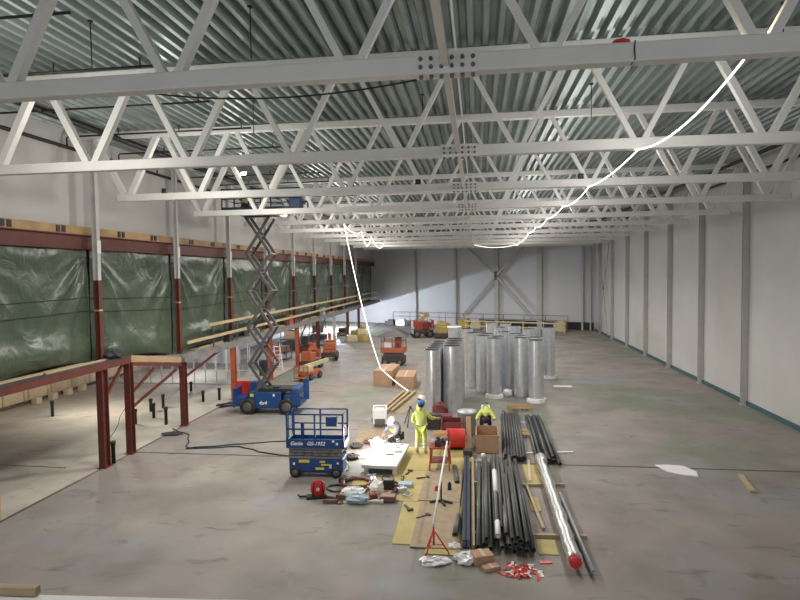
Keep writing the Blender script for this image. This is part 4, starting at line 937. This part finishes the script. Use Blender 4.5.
spots = [(-4.05, 15.15), (-3.75, 15.2), (-3.85, 16.75), (-3.3, 16.9), (-3.1, 16.55), (-2.75, 16.75), (-2.25, 16.75), (-2.9, 15.3), (-3.6, 15.75), (-3.15, 15.75), (-2.15, 15.85), (-1.95, 15.55), (-2.75, 15.0), (-4.0, 16.45), (-3.45, 17.0), (-2.35, 15.95)]
places = ['left tip', 'left front edge', 'left rear', 'rear beside the panel', 'rear middle', 'rear right', 'right rear', 'middle front', 'left middle', 'centre', 'right end', 'far right', 'front', 'left side', 'rearmost spot', 'right middle']
for i, ((x, y), pl) in enumerate(zip(spots, places)):
    m = junk[i % 8]; a = rnd.random() * 3.1
    mb = MB()
    if i % 3 == 0: mb.tube([(-0.16, 0, 0.04), (0, 0.02, 0.05), (0.15, 0, 0.04)], [0.03, 0.04, 0.028], 8).box((0.17, 0, 0.05), (0.07, 0.1, 0.08))
    elif i % 3 == 1: mb.box((0, 0, 0.06), (0.26, 0.16, 0.12)).tube([(-0.08, 0, 0.12), (-0.08, 0, 0.18), (0.08, 0, 0.18), (0.08, 0, 0.12)], 0.012, 6)
    else: mb.tube([(0.16 * math.cos(q) , 0.12 * math.sin(q), 0.02 + 0.05 * abs(math.sin(q * 1.7))) for q in [j * 0.5 for j in range(14)]], 0.016, 6)
    kind = ('power_tool', 'tool_case', 'hose_loop')[i % 3]
    lab = ('small hand machine', 'small tool case with handle', 'short loop of hose')[i % 3]
    one(mb, kind, m, '%s at the %s of the tool heap' % (lab, pl), 'tool', 'loose gear in the tool heap', loc=(x, y, 0.022), rotz=a)
# sparks bits left of the panel : small clutter behind
for i, (x, y, m) in enumerate(((-4.3, 19.8, M_tooldk), (-3.9, 20.4, M_copper), (-4.2, 18.6, M_tooldk))):
    one(MB().blob((0, 0, 0.09), (0.5, 0.4, 0.2), 60 + i, 0.2, 7), 'scrap_heap', m, 'low heap of scrap metal left of the white panel, %s' % ('middle', 'rear', 'nearest')[i], 'scrap', 'scrap heaps by the panel', loc=(x, y, 0.0))
# cable reel
t = thing('cable_reel', 'red cable reel on a black frame before the small blue lift', 'reel', (-4.42, 15.25, 0), R(15))
for s in (-1, 1):
    MB().lathe([(0, 0), (0.2, 0), (0.205, 0.012), (0.2, 0.025), (0, 0.025)], 24, (0, s * 0.09 - 0.012, 0.27), axis='y').build('flange', M_red, t)
MB().lathe([(0, -0.09), (0.13, -0.09), (0.13, 0.09), (0, 0.09)], 18, (0, 0, 0.27), axis='y').build('cable_winding', M_copper, t)
MB().lathe([(0, -0.13), (0.05, -0.13), (0.05, -0.1), (0, -0.1)], 12, (0, 0, 0.27), axis='y').build('hub', M_white, t)
MB().box((-0.05, 0, 0.04), (0.55, 0.26, 0.08)).build('base', M_black, t, bevel=0.02)
MB().tube([(-0.16, -0.12, 0.05), (-0.1, -0.12, 0.5), (0.1, -0.12, 0.5), (0.16, -0.12, 0.05)], 0.014, 6).build('frame', M_black, t)
MB().tube([(-0.32, 0, 0.06), (-0.5, 0.02, 0.05), (-0.55, 0.05, 0.1)], 0.03, 6).build('plug', M_black, t)
# floor cables
def cable(label, pts, r=0.015, m=M_black):
    P = []
    for i in range(len(pts) - 1):
        for q in range(6):
            a = Vector(pts[i]); b = Vector(pts[i + 1]); f = q / 6
            P.append(a.lerp(b, f) + Vector((0.04 * math.sin(q * 2 + i), 0.04 * math.cos(q + i * 3), 0)))
    P.append(Vector(pts[-1]))
    return one(MB().tube(P, r, 6), 'floor_cable', m, label, 'cable', 'cables on the floor')
cable('dark cable curving from the third deck post to the small blue lift', [(-12.3, 21.6, 0.02), (-11.2, 20.9, 0.02), (-10.4, 19.2, 0.02), (-8.6, 19.9, 0.02), (-6.9, 20.4, 0.02), (-5.9, 20.2, 0.02)], 0.022)
cable('dark cable lying straight toward the front of the small blue lift', [(-10.4, 19.1, 0.02), (-8.6, 19.6, 0.02), (-7.4, 18.9, 0.02), (-5.9, 18.6, 0.02)], 0.022)
cable('thin cable from the red cable reel to the tool heap', [(-4.2, 15.2, 0.02), (-3.9, 15.25, 0.02), (-3.6, 15.5, 0.02)], 0.014)
one(MB().blob((0, 0, 0.03), (0.8, 0.5, 0.09), 77, 0.2, 7), 'rag', M_dark, 'dark green rag on the floor below the third deck post', 'rag', loc=(-11.9, 20.9, 0))
cable('thin grey wire hanging beside the second deck post', [(-12.3, 18.9, 3.0), (-12.9, 19.6, 1.5), (-13.4, 19.0, 0.05), (-12.5, 18.0, 0.03)], 0.01)
# plastic litter
def litter(label, loc, d, m, seed, amp=0.3, name='plastic_film'):
    return one(MB().blob((0, 0, d[2] * 0.3), d, seed, amp, 8), name, m, label, 'plastic', loc=loc)
litter('white plastic film crumpled around the feet of the red tripod', (-0.95, 12.0, 0), (0.6, 0.35, 0.14), M_whitefilm, 81)
litter('white plastic film heap left of the crushed carton', (-0.28, 12.15, 0), (0.5, 0.45, 0.2), M_whitefilm, 82)
litter('white plastic scrap beside the navy beam near end', (-0.55, 12.75, 0.0), (0.3, 0.3, 0.1), M_whitefilm, 83)
t = thing('tape_heap', 'heap of red and white barrier tape before the front pipe bundle', 'barrier tape', (0.85, 11.85, 0))
rnd = random.Random(5)
for i in range(64):
    x, y = max(-.4, min(.4, rnd.gauss(0, 0.2))), max(-.26, min(.26, rnd.gauss(0, 0.13))); a = rnd.random() * 3.14; z = 0.02 + 0.07 * rnd.random() * max(0, 1 - abs(x) * 2)
    L_ = 0.05 + 0.07 * rnd.random()
    pts = [(x - L_ * math.cos(a), y - L_ * math.sin(a), 0.008), (x, y, z), (x + L_ * math.cos(a), y + L_ * math.sin(a), 0.01)]
    mb = MB()
    for p, q in zip(pts, pts[1:]): mb.bar(p, q, 0.055, 0.004)
    mb.build('tape_strip', M_red if i % 3 else M_white, t)
one(MB().box((0, 0, 0.01), (0.26, 0.1, 0.02)), 'glove', M_red, 'small red glove right of the barrier tape heap', 'glove', loc=(1.4, 12.25, 0), rotz=R(10))
# right side of the floor
mb = MB()
ol = [(-0.52, 0.45), (-0.1, 0.5), (0.35, 0.42), (0.55, -0.1), (0.45, -0.5), (0.1, -0.42), (-0.3, -0.15)]
mb.add([(x, y, 0.004) for x, y in ol] + [(x * 0.97, y * 0.97, 0.03) for x, y in ol], [tuple(range(6, -1, -1)), tuple(range(7, 14))] + [(i, (i + 1) % 7, 7 + (i + 1) % 7, 7 + i) for i in range(7)])
one(mb, 'foam_sheet', M_white, 'torn white foam sheet lying alone on the right floor', 'sheet', loc=(6.05, 18.4, 0))
one(MB().bar((7.75, 18.1, 0.04), (7.5, 16.75, 0.04), 0.13, 0.06), 'timber_offcut', M_wood, 'pale timber offcut lying alone at the right of the floor', 'timber')

# near ledge under the camera
one(MB().box((-1.6, 0.926, 4.9), (6.0, 2.0, 0.2), R(3.7)), 'ledge', M_white, 'white ledge along the bottom edge of the picture', 'ledge')
one(MB().box((-2.28, 1.885, 5.016), (1.24, 0.03, 0.03), R(3.7)), 'timber_batten', M_wood, 'pale timber batten lying on the white ledge at the bottom left', 'timber')

# ------------------------------------------------------------------ people
def skin(name, verts, edges, radii, m, parent, lv=2, root=0):
    me = bpy.data.meshes.new(name); me.from_pydata([Vector(v) for v in verts], edges, [])
    o = bpy.data.objects.new(name + '_src', me); COL.objects.link(o)
    sk = o.modifiers.new('skin', 'SKIN'); sk.use_smooth_shade = True
    if not me.skin_vertices:
        bpy.context.view_layer.objects.active = o
    for i, r in enumerate(radii):
        sv = me.skin_vertices[0].data[i]; sv.radius = (r, r) if not isinstance(r, tuple) else r; sv.use_root = (i == root)
    sb = o.modifiers.new('sub', 'SUBSURF'); sb.levels = lv; sb.render_levels = lv
    dg = bpy.context.evaluated_depsgraph_get()
    nm = bpy.data.meshes.new_from_object(o.evaluated_get(dg))
    bpy.data.objects.remove(o)
    nm.materials.clear(); nm.materials.append(m); nm.name = name
    for p in nm.polygons: p.use_smooth = True
    r = bpy.data.objects.new(name, nm); COL.objects.link(r); r.parent = parent
    return r
def person(label, loc, rz, J, helmet, jacket=M_hivis, trousers=M_hivis, glove=M_skin, helm_tilt=0.0, brim=True):
    """J: joints in local coords, figure faces -Y. keys: pelvis chest neck head, and l/r of sho elb wri hip kne ank toe"""
    t = thing('person', label, 'person', loc, rz)
    V = {k: Vector(v) for k, v in J.items()}
    names = ['pelvis', 'waist', 'chest', 'neck', 'head']
    V['waist'] = V['pelvis'].lerp(V['chest'], 0.5)
    verts = [V['pelvis'], V['waist'], V['chest'], V['neck'], V['neck'].lerp(V['head'], 0.55), V['head'], V['head'] + (V['head'] - V['neck']).normalized() * 0.09]
    radii = [(0.13, 0.10), 0.10, (0.12, 0.09), 0.055, 0.075, 0.10, 0.065]
    edges = [(0, 1), (1, 2), (2, 3), (3, 4), (4, 5), (5, 6)]
    def add(p, r, fr):
        verts.append(Vector(p)); radii.append(r); edges.append((fr, len(verts) - 1)); return len(verts) - 1
    for s in 'lr':
        a = add(V[s + 'sho'], 0.062, 2); b = add(V[s + 'elb'], 0.046, a); c = add(V[s + 'wri'], 0.032, b)
        d = (V[s + 'wri'] - V[s + 'elb']).normalized()
        h = add(V[s + 'wri'] + d * 0.09, (0.042, 0.02), c)
        a = add(V[s + 'hip'], 0.088, 0); b = add(V[s + 'kne'], 0.06, a); c = add(V[s + 'ank'], 0.042, b); add(V[s + 'toe'], 0.04, c)
    # nose
    skin('body', verts, edges, radii, M_skin, t)
    # fingers
    for s in 'lr':
        w = V[s + 'wri']; d = (w - V[s + 'elb']).normalized(); sd = d.cross(Vector((0, 1, 0.2))).normalized()
        nrm = sd.cross(d)
        for q in range(4):
            base = w + d * 0.08 + sd * (0.028 - 0.019 * q); L_ = (0.07, 0.08, 0.075, 0.06)[q]
            MB().tube([base, base + d * L_ * 0.55 + nrm * 0.006, base + d * L_ * 0.9 + nrm * 0.03], [0.0095, 0.009, 0.007], 6).build('finger', glove, t)
        base = w + d * 0.03 + sd * 0.03
        MB().tube([base, base + sd * 0.03 + d * 0.03, base + sd * 0.035 + d * 0.065], [0.012, 0.011, 0.008], 6).build('thumb', glove, t)
    # face details
    hd = V['head']; up = (V['head'] - V['neck']).normalized(); fw = Vector((0, -up.z, up.y)); fw = (fw - up * fw.dot(up)).normalized(); sx = fw.cross(up)
    MB().tube([hd + fw * 0.095 + up * 0.01, hd + fw * 0.122 - up * 0.025, hd + fw * 0.1 - up * 0.03], [0.01, 0.014, 0.01], 6).build('nose', M_skin, t)
    for s in (-1, 1):
        MB().blob((0, 0, 0.02), (0.022, 0.022, 0.022), 1, 0.0, 5).build('eye', M_tooldk, t, hd + fw * 0.09 + sx * s * 0.035 + up * 0.005)
        MB().tube([hd + sx * s * 0.1 + up * 0.02, hd + sx * s * 0.112, hd + sx * s * 0.1 - up * 0.03], 0.014, 6).build('ear', M_skin, t)
    MB().tube([hd + fw * 0.096 - up * 0.055 - sx * 0.025, hd + fw * 0.102 - up * 0.057, hd + fw * 0.096 - up * 0.055 + sx * 0.025], 0.007, 5).build('mouth', M_copper, t)
    # jacket
    v = [V['pelvis'] - (V['chest'] - V['pelvis']).normalized() * 0.06, V['waist'], V['chest'], V['chest'].lerp(V['neck'], 0.6), V['neck']]
    r = [(0.19, 0.15), (0.165, 0.14), (0.185, 0.145), 0.12, 0.085]; e = [(0, 1), (1, 2), (2, 3), (3, 4)]
    for s in 'lr':
        k = len(v); v += [V[s + 'sho'], V[s + 'elb'], V[s + 'elb'].lerp(V[s + 'wri'], 0.85)]; r += [0.085, 0.066, 0.052]; e += [(2, k), (k, k + 1), (k + 1, k + 2)]
    skin('jacket', v, e, r, jacket, t)
    # trousers
    v = [V['pelvis']]; r = [(0.17, 0.14)]; e = []
    for s in 'lr':
        k = len(v); v += [V[s + 'hip'], V[s + 'kne'], V[s + 'kne'].lerp(V[s + 'ank'], 0.9)]; r += [0.112, 0.083, 0.072]; e += [(0, k), (k, k + 1), (k + 1, k + 2)]
    skin('trousers', v, e, r, trousers, t)
    for s in 'lr':
        a, b = V[s + 'ank'], V[s + 'toe']
        skin('boot', [a + Vector((0, 0, 0.08)), a - Vector((0, 0, 0.02)), a.lerp(b, 0.6), b + (b - a) * 0.1], [(0, 1), (1, 2), (2, 3)], [0.06, 0.062, 0.055, 0.045], M_boot, t, 1, 1)
        # reflective bands on the legs
        k, an = V[s + 'kne'], V[s + 'ank']
        for f in (0.35, 0.6):
            c = k.lerp(an, f); d = (an - k).normalized() * 0.025
            MB().tube([c - d, c + d], 0.092 - 0.01 * f, 12, cap=False).build('reflective_band', M_refl, t)
    w0, w1 = V['pelvis'].lerp(V['chest'], 0.25), V['pelvis'].lerp(V['chest'], 0.34)
    ring = MB(); d = (w1 - w0)
    xax = (V['rsho'] - V['lsho']).normalized(); yax = d.normalized().cross(xax)
    vs = []
    for c in (w0, w1):
        for j in range(18):
            a = 2 * math.pi * j / 18; vs.append(c + xax * math.cos(a) * 0.185 + yax * math.sin(a) * 0.16)
    ring.add(vs, [(j, (j + 1) % 18, 18 + (j + 1) % 18, 18 + j) for j in range(18)], True).build('reflective_band', M_refl, t)
    # hair on the back and sides of the head
    hv = []
    for i in range(9):
        th = math.pi * i / 8
        for j in range(14):
            a = 2 * math.pi * j / 14
            hv.append(hd - fw * 0.014 + up * 0.012 + sx * (0.104 * math.sin(th) * math.cos(a)) + fw * (0.108 * math.sin(th) * math.sin(a)) + up * (0.112 * math.cos(th)))
    MB().add(hv, [(i * 14 + j, (i + 1) * 14 + j, (i + 1) * 14 + (j + 1) % 14, i * 14 + (j + 1) % 14) for i in range(6) for j in range(14)], True).build('hair', M_hair, t)
    # helmet
    if helmet:
        mb = MB(); n = 18; prof_ = [(0.145, 0.0), (0.142, 0.03), (0.13, 0.07), (0.10, 0.105), (0.055, 0.125), (0, 0.13)]
        vs = []
        c = hd + up * 0.035
        for rr, z in prof_:
            for j in range(n):
                a = 2 * math.pi * j / n; vs.append(c + sx * math.cos(a) * rr * 0.92 + fw * math.sin(a) * rr * 1.05 + up * z)
        mb.add(vs, [(i * n + j, i * n + (j + 1) % n, (i + 1) * n + (j + 1) % n, (i + 1) * n + j) for i in range(5) for j in range(n)], True)
        h = mb.build('helmet', helmet, t)
        if brim:
            vs = [c + sx * 0.11 * q + fw * (0.14 + 0.07 * math.cos(q * 1.3)) - up * 0.005 for q in (-1, -0.5, 0, 0.5, 1)] + [c + sx * 0.11 * q + fw * 0.11 + up * 0.01 for q in (-1, -0.5, 0, 0.5, 1)]
            MB().add(vs, [(i, i + 1, 6 + i, 5 + i) for i in range(4)]).build('brim', helmet, h)
    return t
STAND = dict(pelvis=(0, 0, 0.95), chest=(0, 0.0, 1.33), neck=(0, 0.0, 1.53), head=(0, -0.02, 1.67),
             lsho=(0.19, 0, 1.42), lelb=(0.30, 0.02, 1.14), lwri=(0.28, -0.14, 0.93), rsho=(-0.19, 0, 1.42), relb=(-0.33, 0.02, 1.16), rwri=(-0.34, -0.18, 0.98),
             lhip=(0.10, 0, 0.90), lkne=(0.12, -0.03, 0.49), lank=(0.13, 0.02, 0.09), ltoe=(0.15, -0.16, 0.05), rhip=(-0.10, 0, 0.90), rkne=(-0.13, -0.02, 0.49), rank=(-0.14, 0.03, 0.09), rtoe=(-0.17, -0.15, 0.05))
p1 = dict(STAND); p1.update(relb=(-0.30, 0.06, 1.15), rwri=(-0.20, -0.16, 1.02), lelb=(0.36, -0.04, 1.24), lwri=(0.50, -0.26, 1.20))
person('standing worker in yellow hi vis and blue helmet seen from behind', (-1.93, 19.3, 0.02), R(172), {k: (-v[0], v[1], v[2]) for k, v in p1.items()}, M_helmb)
p2 = dict(STAND); p2.update(head=(0.0, -0.06, 1.66))
person('worker in a white helmet mostly hidden behind the blue helmeted one', (-2.08, 20.35, 0), R(95), p2, M_helmw)
SQ = dict(pelvis=(0, 0.12, 0.30), chest=(0, -0.08, 0.66), neck=(0, -0.18, 0.80), head=(0, -0.26, 0.91), lsho=(0.18, -0.12, 0.72), lelb=(0.24, -0.34, 0.52), lwri=(0.12, -0.56, 0.46), rsho=(-0.18, -0.12, 0.72), relb=(-0.25, -0.34, 0.52), rwri=(-0.14, -0.58, 0.44),
          lhip=(0.1, 0.1, 0.30), lkne=(0.2, -0.28, 0.46), lank=(0.17, -0.06, 0.09), ltoe=(0.2, -0.24, 0.05), rhip=(-0.1, 0.1, 0.30), rkne=(-0.2, -0.18, 0.14), rank=(-0.18, 0.22, 0.09), rtoe=(-0.18, 0.28, 0.05))
wp = person('crouching welder in dark clothes and yellow vest beside the welding glare', (-2.95, 20.35, 0), R(-25), SQ, M_helmw, M_greyw, M_dark, M_dark)
MB().tube([(0, -0.03, 0.58), (0, -0.08, 0.66), (0, -0.12, 0.73)], [0.2, 0.205, 0.19], 14, cap=False).build('vest', M_hivis, wp)
MB().blob((0, 0, 0.1), (0.2, 0.06, 0.2), 2, 0.02, 8).build('face_shield', M_dark, wp, (0, -0.36, 0.80))
BEND = dict(pelvis=(0, 0.30, 1.02), chest=(0, -0.14, 0.99), neck=(0, -0.33, 0.90), head=(0, -0.43, 0.79), lsho=(0.2, -0.18, 0.95), lelb=(0.33, -0.46, 0.80), lwri=(0.27, -0.76, 0.86), rsho=(-0.2, -0.18, 0.95), relb=(-0.33, -0.46, 0.80), rwri=(-0.28, -0.76, 0.86),
            lhip=(0.1, 0.28, 0.88), lkne=(0.15, 0.16, 0.48), lank=(0.16, 0.28, 0.09), ltoe=(0.18, 0.08, 0.05), rhip=(-0.1, 0.28, 0.88), rkne=(-0.15, 0.16, 0.48), rank=(-0.16, 0.28, 0.09), rtoe=(-0.18, 0.08, 0.05))
wb = person('worker in yellow hi vis bending down into the open cardboard box', (0.28, 21.62, 0), 0, BEND, M_dark, M_hivis, M_dark, M_skin, 0, False)
MB().tube([(0, 0.33, 1.03), (0, 0.22, 1.025)], 0.205, 14, cap=False).build('belt', M_dark, wb)
for sx_ in (-1, 1): MB().bar((sx_ * 0.12, 0.2, 1.17), (sx_ * 0.14, -0.12, 1.13), 0.06, 0.012).build('reflective_band', M_refl, wb)
person('worker in yellow hi vis crouching on the raised lift platform', (-10.2, 24.75, 9.09), R(30), SQ, M_helmw, M_hivis, M_dark)

# ------------------------------------------------------------------ lights
def area(name, loc, rot, sx, sy, e, col=(1, 1, 1)):
    l = bpy.data.lights.new(name, 'AREA'); l.shape = 'RECTANGLE'; l.size = sx; l.size_y = sy; l.energy = e; l.color = col
    o = bpy.data.objects.new(name, l); COL.objects.link(o); o.location = loc; o.rotation_euler = rot; return o
def point(name, loc, e, r=0.1, col=(1, 1, 1)):
    l = bpy.data.lights.new(name, 'POINT'); l.energy = e; l.shadow_soft_size = r; l.color = col
    o = bpy.data.objects.new(name, l); COL.objects.link(o); o.location = loc; return o
# added fill light behind the camera; no opening is known there
area('front_fill', (-0.5, -12.5, 5.6), (R(-90), 0, 0), 24, 10, 23000, (1.0, 0.985, 0.955))
# added fill points under the left deck; cool work lamp by the far end
point('deck_fill', (-17.0, 24.0, 2.7), 420, 0.12, (1.0, 0.93, 0.8))
point('deck_fill', (-17.5, 33.2, 2.55), 260, 0.12, (0.97, 0.97, 1.0))
point('deck_fill', (-15.5, 42.5, 2.55), 130, 0.12, (0.88, 0.93, 1.0))
point('cool_work_lamp', (-15.6, 62.0, 1.6), 2900, 0.06, (0.80, 0.88, 1.0))
point('lamp_glow', (3.24, 7.46, ZB + 0.25), 6, 0.04, (1.0, 0.8, 0.5))
point('weld_glow', (-3.45, 19.05, 0.8), 110, 0.08, (1.0, 0.95, 0.9))
def spot(name, loc, e, col=(1, 1, 1)):
    l = bpy.data.lights.new(name, 'SPOT'); l.energy = e; l.spot_size = R(165); l.spot_blend = 0.7; l.shadow_soft_size = 0.35; l.color = col
    o = bpy.data.objects.new(name, l); COL.objects.link(o); o.location = loc; return o
ER = (60, 230, 430, 500, 520, 540, 560, 560, 560, 560)
EL = (220, 820, 1050, 950, 800, 700, 620, 560, 600, 700)
for k in range(0, 10):
    spot('hall_fill', (3.3, GY[k] + 2.5, 8.5), ER[k], (1.0, 0.95, 0.87))  # added downward fill spots to brighten the floor
    spot('hall_fill', (-6.6, GY[k] + 2.5, 8.5), EL[k], (1.0, 0.94, 0.85))
spot('hall_fill', (-2.5, 2.6, 8.3), 160, (1.0, 0.95, 0.88))  # added fill for the near ledge and floor
for k in range(1, 10):
    point('strip_glow', (3.3, GY[k] - 2.5, 8.9), 90, 0.3, (1.0, 0.96, 0.9))
    point('left_wall_fill', (-8.6, GY[k] - 2.5, 8.9), 170 if k < 6 else 150, 0.3, (1.0, 0.95, 0.87))  # added fill points to brighten the upper left wall
w = bpy.data.worlds.new('World'); sc.world = w; w.use_nodes = True
w.node_tree.nodes['Background'].inputs['Color'].default_value = (0.95, 0.97, 1.0, 1)
w.node_tree.nodes['Background'].inputs['Strength'].default_value = 1.0

# ------------------------------------------------------------------ camera
f = 575.0
right = Vector((0.99107, -0.13273, 0.01378)); 
cy = Vector((77 / f, 28 / f, 1)).normalized()
cz = Vector((1, 0.0139, 0)).cross(cy)
cz = cz if cz.y > 0 else -cz
cz.normalize()
cx = cz.cross(cy)
# cx in (right, up, forward) coords must point right
if cx.x < 0: cx = -cx
# rows X, Y, Z of the rotation world = Rm @ (right, up, forward)
Rm = Matrix((cx, cy, cz))
rt = Rm @ Vector((1, 0, 0)); up = Rm @ Vector((0, 1, 0)); fw = Rm @ Vector((0, 0, 1))
cam = bpy.data.cameras.new('Camera'); co = bpy.data.objects.new('Camera', cam); COL.objects.link(co)
mw = Matrix((rt, up, -fw)).transposed().to_4x4(); mw.translation = Vector((0, 0, 6.2))
co.matrix_world = mw
cam.sensor_width = 36; cam.lens = f / 800 * 36; cam.clip_start = 0.05; cam.clip_end = 300
sc.camera = co
sc.view_settings.view_transform = 'Standard'; sc.view_settings.look = 'None'; sc.view_settings.gamma = 1; sc.view_settings.use_curve_mapping = False
sc.view_settings.exposure = 0.18
